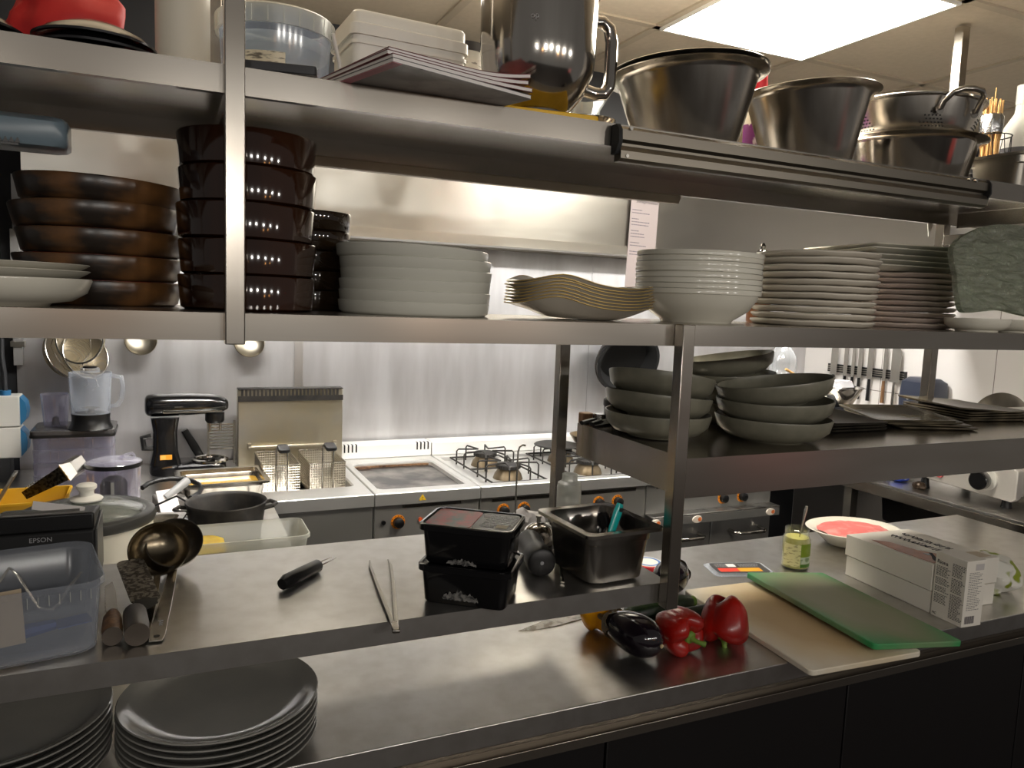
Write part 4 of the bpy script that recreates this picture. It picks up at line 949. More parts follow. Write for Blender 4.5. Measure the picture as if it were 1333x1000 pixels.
# ------------------------------------------------------------------ cooking line along the back wall
RT = .9
def module(name, label, cat, x0, x1):
    t = thing(name, label, cat, ((x0 + x1) / 2, 2.65, 0)); w = (x1 - x0) / 2 - .001
    MB().box(-w, w, .02, .7, .1, RT - .045).build('body', RANGESTEEL, t)
    MB().box(-w + .03, w - .03, .06, .6, .0, .0999).build('plinth', BLACKMATT, t)
    return t, w
def top_ring(t, w, hx, y0, y1, depth, name='top', mat=RANGESTEEL, back=.7, r=.02, rim=0):
    """steel top with a sunk rectangular well"""
    cx, cy = 0, (y0 + y1) / 2; hy = (y1 - y0) / 2
    g = MB(); bm = g.bm
    def rr(hx, hy, z, r, cy=cy, n=5):
        row = []
        for k, (sx, sy) in enumerate(((1, 1), (-1, 1), (-1, -1), (1, -1))):
            for i in range(n + 1):
                a = PI / 2 * (k + i / n); row.append(Vector((sx * (hx - r) + r * math.cos(a), cy + sy * (hy - r) + r * math.sin(a), z)))
        return row
    oc, oh = (back + 0) / 2, back / 2
    g.rings([rr(w, oh, RT - .045, .004, oc), rr(w, oh, RT - .003, .004, oc), rr(w - .003, oh - .003, RT, .004, oc), rr(hx, hy, RT - .001, r), rr(hx - .006, hy - .006, RT - .006, r), rr(hx - .008, hy - .008, RT - depth, r)], True, False)
    g.build(name, mat, t, sharp=30)
    g = MB(); g.rings([rr(hx - .0079, hy - .0079, RT - depth, r), rr(hx - .0079, hy - .0079, RT - depth + .001, r)]); return g
def knob(t, x, zz, y=.019):
    o = MB().lathe([(0, 0), (.027, 0), (.028, .004), (.026, .01), (0, .01)], seg=30, M=Matrix.Translation((x, y, zz)) @ Matrix.Rotation(PI / 2, 4, 'X')).build('knob', ORANGE, t)
    MB().lathe([(0, .0101), (.0195, .0101), (.018, .03), (.012, .034), (0, .034)], seg=24, M=Matrix.Translation((x, y, zz)) @ Matrix.Rotation(PI / 2, 4, 'X')).build('grip', BLACK, o)
    g = MB()
    for k in range(12):
        a = 2 * PI * k / 12; g.box(-.001, .001, -.0108, -.0101, .0215, .0255, Matrix.Translation((x, y, zz)) @ Matrix.Rotation(a, 4, 'Y'))
    g.build('dial_marks', INK, o)
# fryer
t, w = module('deep_fryer', 'stainless steel deep fryer with a tall vented back', 'fryer', .268, .686)
g = top_ring(t, w, .17, .14, .5, .09); g.build('oil', pm('fryer_oil', (120, 96, 50), .08, col2=(92, 70, 34), nscale=6), t)
MB().box(-w, w, .55, .60, RT + .0002, 1.215).build('back_panel', pm('greasy_steel', (186, 176, 150), .33, 1, col2=(170, 166, 158), nscale=4, rough2=.5), t, bevel=.003)
g = MB()
for k in range(26): g.box(-w + .012 + k * (2 * w - .024) / 26, -w + .012 + k * (2 * w - .024) / 26 + .008, -.004, .052, .0, .03, Matrix.Translation((0, .549, 1.188)))
g.box(-w, w, .5452, .5495, 1.168, 1.19); g.box(-w, w, .5452, .605, 1.2155, 1.219)
g.build('vent', BLACKIRON, t)
MB().tube([(-.17, .535, .985), (.18, .535, .985)], .006, seg=10).build('hanging_bar', OILWIRE, t)
for x in (-.165, .175): MB().box(x - .006, x + .006, .53, .55, .975, .998).build('bracket', OILWIRE, t)
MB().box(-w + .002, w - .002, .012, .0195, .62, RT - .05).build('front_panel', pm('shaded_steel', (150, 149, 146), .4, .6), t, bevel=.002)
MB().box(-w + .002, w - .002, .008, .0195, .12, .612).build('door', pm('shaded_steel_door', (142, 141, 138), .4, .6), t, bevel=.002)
def basket(x, lab):
    t = thing('fryer_basket', lab, 'fryer basket', (x, 2.98, RT - .035), 0, 'wire fryer baskets')
    w, d, h = .066, .13, .115
    def grid(o, u, v, nu, nv):
        g = MB(); o, u, v = Vector(o), Vector(u), Vector(v)
        return o, u, v, nu, nv
    g = MB()
    for o, u, v, nu, nv in (((-w, -d, 0), (2 * w, 0, 0), (0, 0, h), 15, 12), ((-w, d, 0), (2 * w, 0, 0), (0, 0, h), 15, 12), ((-w, -d, 0), (0, 2 * d, 0), (0, 0, h), 28, 12), ((w, -d, 0), (0, 2 * d, 0), (0, 0, h), 28, 12), ((-w, -d, 0), (2 * w, 0, 0), (0, 2 * d, 0), 15, 28)):
        o, u, v = Vector(o), Vector(u), Vector(v)
        for i in range(nu + 1): g.tube([o + u * i / nu, o + u * i / nu + v], .0013, seg=4)
        for j in range(nv + 1): g.tube([o + v * j / nv, o + v * j / nv + u], .0013, seg=4)
    g.build('mesh', OILWIRE, t)
    MB().tube([(-w, -d, h), (w, -d, h), (w, d, h), (-w, d, h)], .0025, seg=6, closed=True).build('rim', WIRE, t)
    g = MB()
    for s in (-.02, .02): g.tube([(s, -d - .003, .01), (s, -d - .003, h), (s, -d - .006, h + .065), (s * .8, -d - .015, h + .073), (s * .6, -d - .05, h + .068)], .0028, seg=6)
    g.build('handle_wire', WIRE, t)
    MB().rloft([(.019, .032, -.007, .01), (.021, .034, 0, .012), (.019, .032, .007, .01)], M=Matrix.Translation((0, -d - .045, h + .07)) @ Matrix.Rotation(R(8), 4, 'X')).build('handle', BLACK, t, bevel=.002)
    g = MB()
    for s in (-.03, .03): g.tube([(s, d, h), (s, d + .02, h + .002), (s, d + .02, h - .01)], .002, seg=6)
    g.build('hook', WIRE, t)
basket(.39, 'wire fryer basket nearest the yellow broth pan'); basket(.557, 'wire fryer basket nearest the griddle')
# griddle
t, w = module('griddle', 'stainless steel griddle with a scorched dark plate', 'griddle', .688, 1.098)
g = top_ring(t, w, .178, .065, .52, .022, r=.03); g.build('hot_plate', pm('scorched_plate', (40, 38, 40), .35, .6, col2=(140, 134, 128), nscale=9, ramp=(.42, .72), detail=8), t)
g = MB()
for a in ((-.172, .172, .505, .514), (-.172, -.1, .49, .504)): g.box(*a, RT - .021, RT - .012)
crumple(g, .004, 60, 2); g.build('scorch_crust', pm('burnt_crust', (70, 46, 30), .8, col2=(132, 100, 70), nscale=40), t)
UPSTAND = pm('lamplit_steel', (236, 235, 232), .45, .3)  # whitened steel: the lamp reflection is put into the colour
def upstand(t, w, slots=()):
    MB().box(-w, w, .6, .695, RT + .0002, RT + .062).build('upstand', UPSTAND, t, bevel=.004)
    g = MB()
    for x in slots:
        for k in range(4): g.box(x + k * .017, x + k * .017 + .006, .5985, .62, RT + .03, RT + .0635)
    if slots: g.build('vent_slots', BLACK, t)
upstand(t, w, (-.19, .135))
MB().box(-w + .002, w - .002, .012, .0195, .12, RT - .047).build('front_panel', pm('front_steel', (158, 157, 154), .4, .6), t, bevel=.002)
MB().box(-.1, .13, .0105, .0118, RT - .062, RT - .05).build('trim_strip', WIRE, t)
knob(t, .778 - .893, .787)
MB().prism([(-.014, 0), (.014, 0), (0, .024)], 0, .001, Matrix.Translation((.866 - .893, -.0001, RT - .035)) @ Matrix.Rotation(PI / 2, 4, 'X')).build('warning_sticker', pm('sticker_yellow', (226, 186, 40), .5), t)
text('!', .016, INK, t, (.866 - .893 - .0022, -.0012, RT - .0325), (PI / 2, 0, 0))
for x, c in ((-.17, BLACK), (-.03, pm('pilot_orange', (220, 90, 40), .4))): MB().cyl((x, .012, .79), (x, .004, .79), .008).build('pilot_light', c, t)
# burners
def hob(label, x0, x1, knobs, slots):
    t, w = module('gas_hob', label, 'gas hob', x0, x1)
    g = top_ring(t, w, w - .02, .05, .57, .02, r=.012); g.build('drip_tray', RANGESTEEL, t)
    for sx in (-1, 1):
        for y in (.18, .43):
            cx = sx * w * .5
            o = MB().lathe([(.062, 0), (.055, .02), (.045, .034), (.044, .042), (0, .042), (0, 0)], seg=36, M=Matrix.Translation((cx, y, RT - .0188))).build('burner', pm('stained_brass', (140, 126, 104), .42, .8, col2=(96, 82, 62), nscale=12), t)
            g = MB(); g.lathe([(.047, .0421), (.05, .044), (.05, .056), (.046, .06), (0, .061), (0, .0421)], seg=36, M=Matrix.Translation((cx, y, RT - .0188)))
            for k in range(28):
                a = 2 * PI * k / 28; g.box(.049, .0515, -.0015, .0015, .044, .055, Matrix.Translation((cx, y, RT - .0188)) @ Matrix.Rotation(a, 4, 'Z'))
            g.build('burner_cap', BLACKIRON, o)
            g = MB(); zt = RT + .05
            for a in range(4):
                M = Matrix.Translation((cx, y, 0)) @ Matrix.Rotation(a * PI / 2 + PI / 4, 4, 'Z')
                for s in (-1, 1):
                    g.tube([M @ Vector(p) for p in ((.115, s * .05, RT - .018), (.115, s * .05, zt - .008), (.108, s * .047, zt), (.05, s * .012, zt), (.035, 0, zt))], .0036, seg=6)
            g.tube([(cx + dx * .118, y + dy * .122, RT - .004) for dx, dy in ((-1, -1), (1, -1), (1, 1), (-1, 1))], .004, seg=6, closed=True)
            g.build('pan_support', BLACKIRON, t)
    upstand(t, w, slots)
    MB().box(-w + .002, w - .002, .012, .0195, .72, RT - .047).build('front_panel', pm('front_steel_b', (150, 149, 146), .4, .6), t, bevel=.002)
    MB().box(-w + .05, w - .05, .0105, .0118, RT - .066, RT - .054).build('trim_strip', WIRE, t)
    for x, zz in knobs: knob(t, x - (x0 + x1) / 2, zz)
    return t, w
t, w = hob('gas hob with wire pan supports next to the griddle', 1.1, 1.86, [(1.2, .797), (1.288, .797), (1.63, .795), (1.72, .795)], ())
MB().box(-w + .002, w - .002, .008, .0195, .12, .712).build('door', RANGESTEEL, t, bevel=.003)
t, w = hob('gas hob with two oven doors at the far end of the cooking line', 1.862, 2.555, [(2.274, .768), (2.383, .768)], ())
LEDGE = pm('ledge_steel', (184, 182, 178), .3, 1, col2=(120, 118, 114), nscale=14, ramp=(.5, .62))
MB().box(-w, w, -.05, .0118, .722, .728).build('ledge', LEDGE, t, bevel=.002)
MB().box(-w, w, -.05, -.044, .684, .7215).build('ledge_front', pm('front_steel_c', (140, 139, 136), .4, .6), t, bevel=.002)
for a, b in ((-w + .004, -.003), (.003, w - .004)):
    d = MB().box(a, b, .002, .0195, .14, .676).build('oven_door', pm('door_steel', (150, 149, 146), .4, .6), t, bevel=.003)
    m = (a + b) / 2 + .02
    MB().tube([(m - .085, .002, .62), (m - .085, -.04, .618), (m - .07, -.052, .616), (m + .07, -.052, .616), (m + .085, -.04, .618), (m + .085, .002, .62)], .0085, seg=12).build('handle', POLISH, d)
for x in (1.875, 2.09, 2.5):
    xx = x - (1.862 + 2.555) / 2
    b = MB().lathe([(0, 0), (.026, 0), (.025, .003), (0, .0035)], seg=30, sy=.62, M=Matrix.Translation((xx, -.0502, .703)) @ Matrix.Rotation(PI / 2, 4, 'X')).build('badge', pm('badge_white', (226, 214, 200), .4), t)
    MB().lathe([(0, 0), (.01, 0), (0, .0004)], seg=18, sy=.9, M=Matrix.Translation((xx + .012, -.0541, .703)) @ Matrix.Rotation(PI / 2, 4, 'X')).build('badge_motif', pm('badge_orange', (226, 120, 60), .4), b)
# pans on the hob
t = thing('wire_trivet', 'flat round black iron plate lying on the rear hob support', 'iron plate', (1.645, 3.08, RT + .0545))
MB().lathe([(0, 0), (.1, 0), (.105, .003), (.1, .007), (0, .008)], seg=40).build('plate', BLACKIRON, t)
t = thing('frying_pan', 'shallow steel frying pan on the hob by the rear shelf post', 'frying pan', (1.84, 3.08, RT + .0545))
MB().lathe([(0, .0003), (.08, .0003), (.09, .006), (.112, .04), (.114, .042), (.109, .041), (.087, .009), (0, .004)], seg=44).build('pan', pm('browned_pan', (170, 150, 120), .3, 1), t)
MB().tube([(.1, -.03, .035), (.16, -.08, .05), (.25, -.14, .06)], [.007, .008, .009], seg=10, flat=.5).build('handle', BLACK, t)
t = thing('moka_pot', 'small steel pot on the front hob support by the shelf post', 'pot', (1.835, 2.83, RT + .0545))
MB().lathe([(0, .0003), (.045, .0003), (.047, .004), (.05, .062), (.053, .064), (.05, .066), (.048, .062), (.044, .005), (0, .004)], seg=36).build('pot', POLISH, t)
MB().tube([(-.048, 0, .05), (-.09, -.01, .058), (-.14, -.02, .06)], .005, seg=8).build('handle', WIRE, t)
# ------------------------------------------------------------------ work table on the left with its things
t = thing('corner_table', 'steel corner work table crowded with pots and machines', 'table', (-.1, 2.6, 0))
g = MB().prism([(-.435, -.775), (.43, -.775), (.43, -.02), (.366, -.02), (.366, .765), (-.435, .765)], RT - .04, RT)
g.build('top', STEELTOP, t, bevel=.002)
for x in (-.4, .33):
    for y in (-.73, .72): MB().box(x - .02, x + .02, y - .02, y + .02, 0, RT - .0401).build('leg', DULLSTEEL, t)
MB().box(-.4, .33, -.7, .7, .2, .22).build('undershelf', DULLSTEEL, t)
zt = RT + .0004
# rice cooker
t = thing('rice_cooker', 'white rice cooker with a glass lid and white knob', 'rice cooker', (-.163, 1.965, zt))
MB().lathe([(0, 0), (.125, 0), (.132, .006), (.137, .06), (.138, .17), (.0, .17)], seg=64).build('body', pm('cream_white_plastic', (222, 218, 204), .35), t)
MB().lathe([(.118, .1702), (.142, .1702), (.1445, .18), (.142, .192), (.135, .196), (.118, .194)], seg=64).build('rim', pm('dark_grey_rim', (66, 66, 64), .35, .4), t)
MB().lathe([(.119, .19), (.124, .194), (.116, .2), (.07, .213), (.0, .219), (0, .216), (.07, .21), (.114, .197)], seg=64).build('lid', GLASS, t)
MB().lathe([(0, .1703), (.1, .1703), (.108, .185), (0, .18)], seg=48).build('rice', pm('dark_inside', (70, 76, 68), .3, col2=(120, 124, 112), nscale=20), t)
k = MB().lathe([(0, .2195), (.032, .2195), (.034, .223), (.03, .227), (.016, .231), (.0145, .238), (.016, .243), (.021, .247), (.0215, .254), (.018, .257), (0, .258)], seg=36).build('lid_knob', WHITEPL, t)
# transparent cloche lid edge at the frame border
o = MB().lathe([(0, .06), (.05, .055), (.085, .035), (.1, 0), (.098, 0), (.083, .033), (.049, .0525), (0, .057)], seg=40).build('dome_cover', CLEARPL); o.location = (-.425, 2.16, zt); tag(o, 'clear dome cover on the corner table, at the rice cooker side', 'cover')
# yellow tray box with graters
t = thing('yellow_box', 'yellow plastic box holding graters behind the rice cooker', 'box', (-.372, 2.515, zt))
MB().rloft([(.10, .075, 0, .01), (.115, .09, .1, .014), (.12, .095, .1, .014), (.12, .095, .106, .014), (.113, .088, .106, .013), (.097, .072, .004, .01)]).build('box', pm('mustard_plastic', (210, 160, 26), .4), t)
t = thing('box_grater', 'black steel grater leaning out of the yellow box', 'grater', (-.29, 2.485, zt + .155), 0, rot=(R(8), R(58), R(-12)))
g = MB().rings([[Vector((s * a, s2 * b, z)) for s, s2 in ((-1, -1), (1, -1), (1, 1), (-1, 1))] for a, b, z in ((.012, .032, -.075), (.022, .045, .06))]); g.build('body', pm('dark_grater', (88, 82, 72), .35, .9, col2=(40, 38, 34), nscale=120, ramp=(.45, .55)), t)
g = MB()
for k in range(14): g.box(-.0195, -.0165, -.03, -.026, -.06 + k * .008, -.056 + k * .008)
g.build('teeth', WIRE, t)
MB().rings([[Vector((s * a, s2 * b, z)) for s, s2 in ((-1, -1), (1, -1), (1, 1), (-1, 1))] for a, b, z in ((.022, .045, .0602), (.027, .05, .067), (.018, .036, .088))]).build('cap', WIRE, t)
t = thing('flat_grater', 'flat grey grater leaning in the yellow box at its far end', 'grater', (-.445, 2.52, zt + .06), 0, rot=(0, R(28), 0))
MB().box(-.004, .004, -.035, .035, -.04, .095).build('blade', DULLSTEEL, t, bevel=.001)
MB().tube([(0, -.035, .095), (0, -.035, .12), (0, .035, .12), (0, .035, .095)], .005, seg=8).build('handle', DULLSTEEL, t)
# food processor bowl
t = thing('processor_bowl', 'tinted plastic food processor bowl with a black blade hub', 'food processor bowl', (-.136, 2.49, zt))
MB().lathe([(0, .002), (.064, .002), (.066, .006), (.0735, .185), (.072, .185), (.0645, .008), (0, .005)], seg=48).build('bowl', TINTPL, t)
MB().lathe([(.0725, .1855), (.076, .1855), (.0765, .196), (.072, .2), (.05, .206), (0, .209), (0, .206), (.05, .203), (.07, .197)], seg=48).build('lid', TINTPL, t)
MB().lathe([(.0722, .1852), (.0775, .1852), (.0775, .197), (.0722, .1972)], seg=48).build('band', BLACK, t)
MB().lathe([(0, .0055), (.038, .0055), (.036, .13), (.03, .145), (.012, .155), (0, .156)], seg=28).build('hub', BLACK, t)
MB().box(-.004, .004, -.072, -.068, .02, .15).build('rib', FROST, t)
MB().tube([(.02 + .0, -.01, .21), (.03, -.02, .22), (.05, -.0, .22), (.055, .02, .208)], .004, seg=8).build('finger_grip', TINTPL, t)
# small gn pan beside rice cooker, black machine with red part
t = thing('small_pan', 'small steel pan with yellow glaze reflections beside the rice cooker', 'pan', (-.04, 2.165, RT), R(-12))
MB().rloft(gn(.07, .075, .1, .01)).build('pan', SATIN, t)
t = thing('stick_blender', 'black stick blender with a red button lying behind the rice cooker', 'stick blender', (-.022, 2.41, zt), R(20))
MB().tube([(-.05, .03, .028), (0, 0, .03), (.05, -.04, .028), (.07, -.06, .025)], [.02, .025, .024, .016], seg=16).build('body', BLACK, t)
MB().cyl((-.02, .014, .054), (-.02, .014, .06), .009).build('button', pm('red_button', (214, 30, 34), .4), t)
MB().tube([(.07, -.06, .025), (.1, -.05, .03), (.12, .0, .05), (.08, .06, .08), (.02, .09, .05), (-.04, .08, .01)], .0032, seg=8).build('cord', BLACK, t)
t = thing('hose_tool', 'grey handled tool with a black hose behind the food processor bowl', 'tool', (.02, 2.66, zt), R(10))
MB().tube([(.0 + .09 * math.cos(a), .09 * math.sin(a) * .8, .06 + .02 * math.sin(a)) for a in [R(-60 + 24 * k) for k in range(10)]], .008, seg=10).build('hose', BLACK, t)
MB().cyl((-.03, -.06, .05), (.045, -.02, .09), .012, .014).build('handle', pm('light_grey_plastic', (150, 150, 150), .4), t)
MB().box(-.05, .04, -.05, .05, 0, .04).build('base', pm('grey_rubber', (120, 116, 112), .5), t, bevel=.006)
o = MB().box(-.03, .03, -.0008, .0008, 0, .09).build('white_leaflet', PAPER); o.location = (.02, 2.56, zt); o.rotation_euler = (R(-35), 0, R(20)); tag(o, 'white paper leaflet leaning beside the yellow broth pan', 'leaflet')
# yellow broth pan
t = thing('broth_pan', 'shallow steel pan of yellow broth behind the black pot', 'pan', (.182, 2.80, RT), R(2))
MB().rloft(gn(.135, .115, .065, .012)).build('pan', SATIN, t)
o = MB().rloft([(.12, .1, .0085, .02), (.124, .104, .035, .02)]).build('broth', BROTH, t)
# black pot
t = thing('black_pot', 'low black cast iron pot with two loop handles', 'pot', (.162, 2.30, zt))
MB().lathe([(0, 0), (.085, 0), (.095, .008), (.108, .098), (.112, .105), (.11, .108), (.105, .105), (.1, .098), (.088, .014), (0, .008)], seg=56).build('pot', BLACKIRON, t)
for s in (-1, 1): MB().tube([(s * .1, -.03, .085), (s * .125, -.028, .09), (s * .138, 0, .09), (s * .125, .028, .09), (s * .1, .03, .085)], .006, seg=8).build('handle', BLACKIRON, t)
# ice cream tub with yellow food
t = thing('frosted_tub', 'long frosted plastic tub with yellow food in front of the black pot', 'tub', (.172, 1.99, zt), R(0))
MB().rloft([(.138, .06, 0, .015), (.144, .066, .004, .02), (.158, .08, .098, .026), (.163, .085, .099, .028), (.163, .085, .107, .028), (.16, .082, .108, .028), (.1555, .0775, .1, .026), (.142, .064, .006, .02), (.136, .058, .003, .015)]).build('tub', FROST, t)
MB().rloft([(.04, .055, .004, .02), (.056, .064, .078, .02), (.04, .05, .088, .02)], M=Matrix.Translation((-.092, 0, 0))).build('food', FOODYEL, t)
# stacked polycarbonate processor boxes with lid, blender jug on top
t = thing('clear_containers', 'stack of clear ribbed food boxes with a dark lid', 'food box', (-.29, 3.13, zt))
for k in range(4):
    g = MB().rloft([(.122, .1, k * .045 + .001, .02), (.124, .102, k * .045 + .042, .02), (.1215, .0995, k * .045 + .042, .02), (.1195, .0975, k * .045 + .003, .02)])
    for x in (-.07, -.045, .03, .06): g.box(x, x + .003, -.1055, -.102, k * .045 + .004, k * .045 + .04)
    g.build('tray', TINTPL, t)
MB().rloft([(.128, .106, .182, .02), (.13, .108, .184, .022), (.13, .108, .2, .022), (.127, .105, .202, .02)]).build('lid', pm('dark_grey_lid', (66, 64, 64), .25), t)
MB().rloft([(.132, .11, .178, .024), (.132, .11, .188, .024)], cap0=False, cap1=False).build('lid_edge', BLACK, t)
t = thing('blender_jug', 'clear blender jug on a black base standing on the food boxes', 'blender jug', (-.235, 3.06, zt + .2025))
MB().lathe([(0, 0), (.068, 0), (.07, .004), (.062, .02), (.06, .04), (.062, .055), (0, .055)], seg=44).build('base', BLACK, t)
MB().lathe([(.05, .0555), (.06, .0555), (.063, .1), (.068, .2), (.066, .2), (.0605, .1), (.05, .058)], seg=44).build('jug', CLEARPL, t)
MB().lathe([(0, .0556), (.012, .0556), (.012, .07), (.03, .074), (0, .078)], seg=14).build('blade', WIRE, t)
MB().tube([(.062, -.02, .08), (.085, -.028, .085), (.1, -.03, .11), (.104, -.032, .15), (.1, -.03, .185), (.066, -.02, .19)], .0075, seg=10).build('handle', CLEARPL, t)
MB().lathe([(0, .2005), (.03, .2005), (.03, .215), (0, .215)], seg=28).build('stopper', CLEARPL, t)
MB().lathe([(0, .2152), (.022, .2152), (.022, .221), (0, .221)], seg=28).build('cap', BLACK, t)
t = thing('clear_beaker', 'tinted clear measuring beaker beside the blender jug', 'beaker', (-.352, 3.14, zt + .2025))
MB().lathe([(0, .001), (.036, .001), (.038, .004), (.046, .115), (.0445, .115), (.036, .006), (0, .004)], seg=36).build('beaker', TINTPL, t)
MB().lathe([(0, .0045), (.014, .0045), (.01, .03), (.004, .034), (0, .034)], seg=16).build('spout', BLACK, t)
# stand mixer
t = thing('stand_mixer', 'black stand mixer without its bowl against the back wall', 'stand mixer', (.085, 3.2, zt), R(2))
MB().rloft([(.135, .09, 0, .06), (.138, .092, .008, .06), (.136, .09, .03, .06), (.12, .08, .036, .055)]).build('base', BLACKGLOSS, t)
MB().rloft([(.055, .055, .0365, .02), (.044, .05, .09, .02), (.042, .05, .16, .02), (.05, .052, .215, .02)], M=Matrix.Translation((-.082, 0, 0))).build('column', BLACKGLOSS, t)
sec = []
for x, hy, z0, z1 in ((-.152, .02, .238, .285), (-.146, .045, .222, .3), (-.13, .052, .217, .304), (-.06, .056, .219, .307), (.04, .055, .221, .306), (.1, .05, .225, .301), (.135, .038, .232, .288), (.15, .018, .242, .272)):
    c, hh = (z0 + z1) / 2, (z1 - z0) / 2
    sec.append([Vector((x, hy * math.cos(2 * PI * k / 28), c + hh * math.copysign(abs(math.sin(2 * PI * k / 28)) ** .75, math.sin(2 * PI * k / 28)))) for k in range(28)])
MB().rings(sec).build('head', BLACKGLOSS, t, sub=1, sharp=60)
MB().box(-.09, .12, -.058, -.0545, .236, .243).build('trim_band', WIRE, t)
MB().lathe([(0, .188), (.03, .188), (.036, .196), (.036, .228), (0, .228)], seg=32, M=Matrix.Translation((.098, 0, 0))).build('drive_hub', BLACK, t)
for x in (.08, .118): MB().cyl((x, 0, .152), (x, 0, .19), .0055).build('drive_pin', WIRE, t)
MB().lathe([(.052, .0362), (.068, .0362), (.068, .044), (.06, .048), (.052, .046)], seg=36, M=Matrix.Translation((.08, 0, 0))).build('bowl_plate', POLISH, t)
MB().tube([(-.12, -.02, .1), (-.155, -.02, .1), (-.16, -.02, .14), (-.13, -.02, .145)], .012, seg=8).build('lever', BLACK, t)
MB().box(-.102, -.06, -.0536, -.0525, .058, .077).build('sticker', pm('orange_sticker', (242, 160, 40), .5), t)
MB().box(-.1, -.082, -.0541, -.0537, .06, .075).build('sticker_panel', pm('yellow_sticker', (236, 190, 92), .5), t)
MB().box(-.05, -.02, -.0568, -.0548, .258, .2615).build('badge', WIRE, t)
# slotted steel rack and black handle piece behind it
t = thing('slotted_rack', 'small slotted steel rack between stand mixer and fryer', 'rack', (.213, 3.3, zt))
g = MB()
for k in range(9): g.box(-.048, .048, -.004, .004, .06 + k * .0125, .066 + k * .0125)
g.build('slats', WIRE, t)
for x in (-.05, .05): MB().box(x - .004, x + .004, -.01, .01, 0, .18).build('upright', DULLSTEEL, t)
t = thing('black_lever', 'black slanted grip leaning behind the mixer bowl plate', 'grip', (.15, 3.315, zt), 0, rot=(0, R(-28), 0))
MB().rloft([(.014, .012, 0, .006), (.016, .014, .08, .006), (.013, .012, .16, .006)]).build('grip', BLACK, t)
# wall boxes in the corner
t = thing('socket_box', 'pair of white wall socket boxes with blue covers', 'socket box', (-.5, 3.2, .985))
MB().box(-.04, .0, -.03, .05, -.085, -.001).build('lower_bracket', CHARCOAL, t)
for k in range(2):
    b = MB().box(-.04, .035, -.03, .05, k * .113, k * .113 + .11).build('box', WHITEPL, t, bevel=.004)
    MB().rings([[Vector((x, y, zz)) for x, zz in ((.0355, k * .113 + .004), (.0355, k * .113 + .106), (.052, k * .113 + .085), (.056, k * .113 + .055), (.052, k * .113 + .025))] for y in (-.028, .048)]).build('cover', pm('blue_cover', (52, 122, 168), .35), b)
MB().cyl((-.012, 0, .223), (-.012, 0, .24), .018).build('gland', pm('blue_gland', (42, 104, 150), .4), t)
MB().tube([(-.012, 0, .238), (-.012, .0, .3), (-.02, .01, .36), (-.022, .03, .42)], .008, seg=8).build('cable', CHARCOAL, t)
t = thing('wall_conduit', 'grey cable conduit with a clip above the socket boxes', 'conduit', (-.49, 3.34, 1.3))
MB().box(-.015, .015, -.0, .03, .0, .5).build('channel', pm('grey_conduit', (150, 148, 146), .5), t, bevel=.002)
MB().box(-.022, .022, -.006, .03, .07, .09).build('clip', DULLSTEEL, t)
# ------------------------------------------------------------------ utensils on a wall rail
t = thing('utensil_rail', 'steel rail on the back wall behind the stacked dishes', 'rail', (0, 3.33, 1.62))
MB().cyl((-.46, 0, 0), (.46, 0, 0), .006).build('rail', WIRE, t)
for x in (-.44, 0, .44): MB().box(x - .008, x + .008, 0, .044, -.008, .008).build('bracket', DULLSTEEL, t)
def sieve(lab, x, y, zc, r, rot, fine=True):
    t = thing('sieve', lab, 'sieve', (x, y, zc), 0, 'wire sieves hanging at the back wall', rot=rot)
    N = 12
    prof = [(r * math.sin(R(90 * k / N)), -r * .62 * math.cos(R(90 * k / N))) for k in range(N + 1)]
    m = MB().lathe(prof, seg=40).build('mesh_bowl', clear_mesh, t)
    MB().tube([(r * math.cos(2 * PI * k / 40), r * math.sin(2 * PI * k / 40), .001) for k in range(40)], .0035, seg=8, closed=True).build('rim', WIRE, t)
    MB().tube([(-r * .9, 0, 0), (-r * .5, 0, -.01 - r * .5), (0, 0, -r * .64), (r * .5, 0, -.01 - r * .5), (r, 0, 0), (r + .035, 0, .0), (r + .04, 0, -.03)], .0022, seg=6).build('brace', WIRE, t)
    MB().tube([(-r, 0, .0), (-r - .06, 0, .004), (-r - .2, 0, .008)], [.004, .004, .006], seg=8).build('handle', WIRE, t)
def mesh_mat():
    m = bpy.data.materials.new('wire_gauze'); m.use_nodes = True
    nt = m.node_tree; b = nt.nodes['Principled BSDF']; out = nt.nodes['Material Output']
    b.inputs['Base Color'].default_value = lin((158, 144, 116)); b.inputs['Metallic'].default_value = .3; b.inputs['Roughness'].default_value = .4
    tc = nt.nodes.new('ShaderNodeTexCoord'); ck = nt.nodes.new('ShaderNodeTexChecker'); ck.inputs['Scale'].default_value = 220
    ck.inputs['Color1'].default_value = (1, 1, 1, 1); ck.inputs['Color2'].default_value = (.5, .5, .5, 1)
    nt.links.new(tc.outputs['Object'], ck.inputs['Vector'])
    tr = nt.nodes.new('ShaderNodeBsdfTransparent'); mx = nt.nodes.new('ShaderNodeMixShader')
    nt.links.new(ck.outputs['Color'], mx.inputs['Fac']); nt.links.new(tr.outputs[0], mx.inputs[1]); nt.links.new(b.outputs[0], mx.inputs[2]); nt.links.new(mx.outputs[0], out.inputs['Surface'])
    return m
clear_mesh = mesh_mat()
sieve('fine wire sieve hanging lowest at the wall, nearest the socket boxes', -.322, 3.32, 1.35, .1, (R(38), R(62), 0))
sieve('fine wire sieve hanging in the middle of the three sieves', -.264, 3.275, 1.348, .092, (R(25), R(70), R(-20)))
sieve('round wire strainer hanging in front of the other two sieves', -.276, 3.19, 1.414, .092, (R(60), R(78), R(-60)))
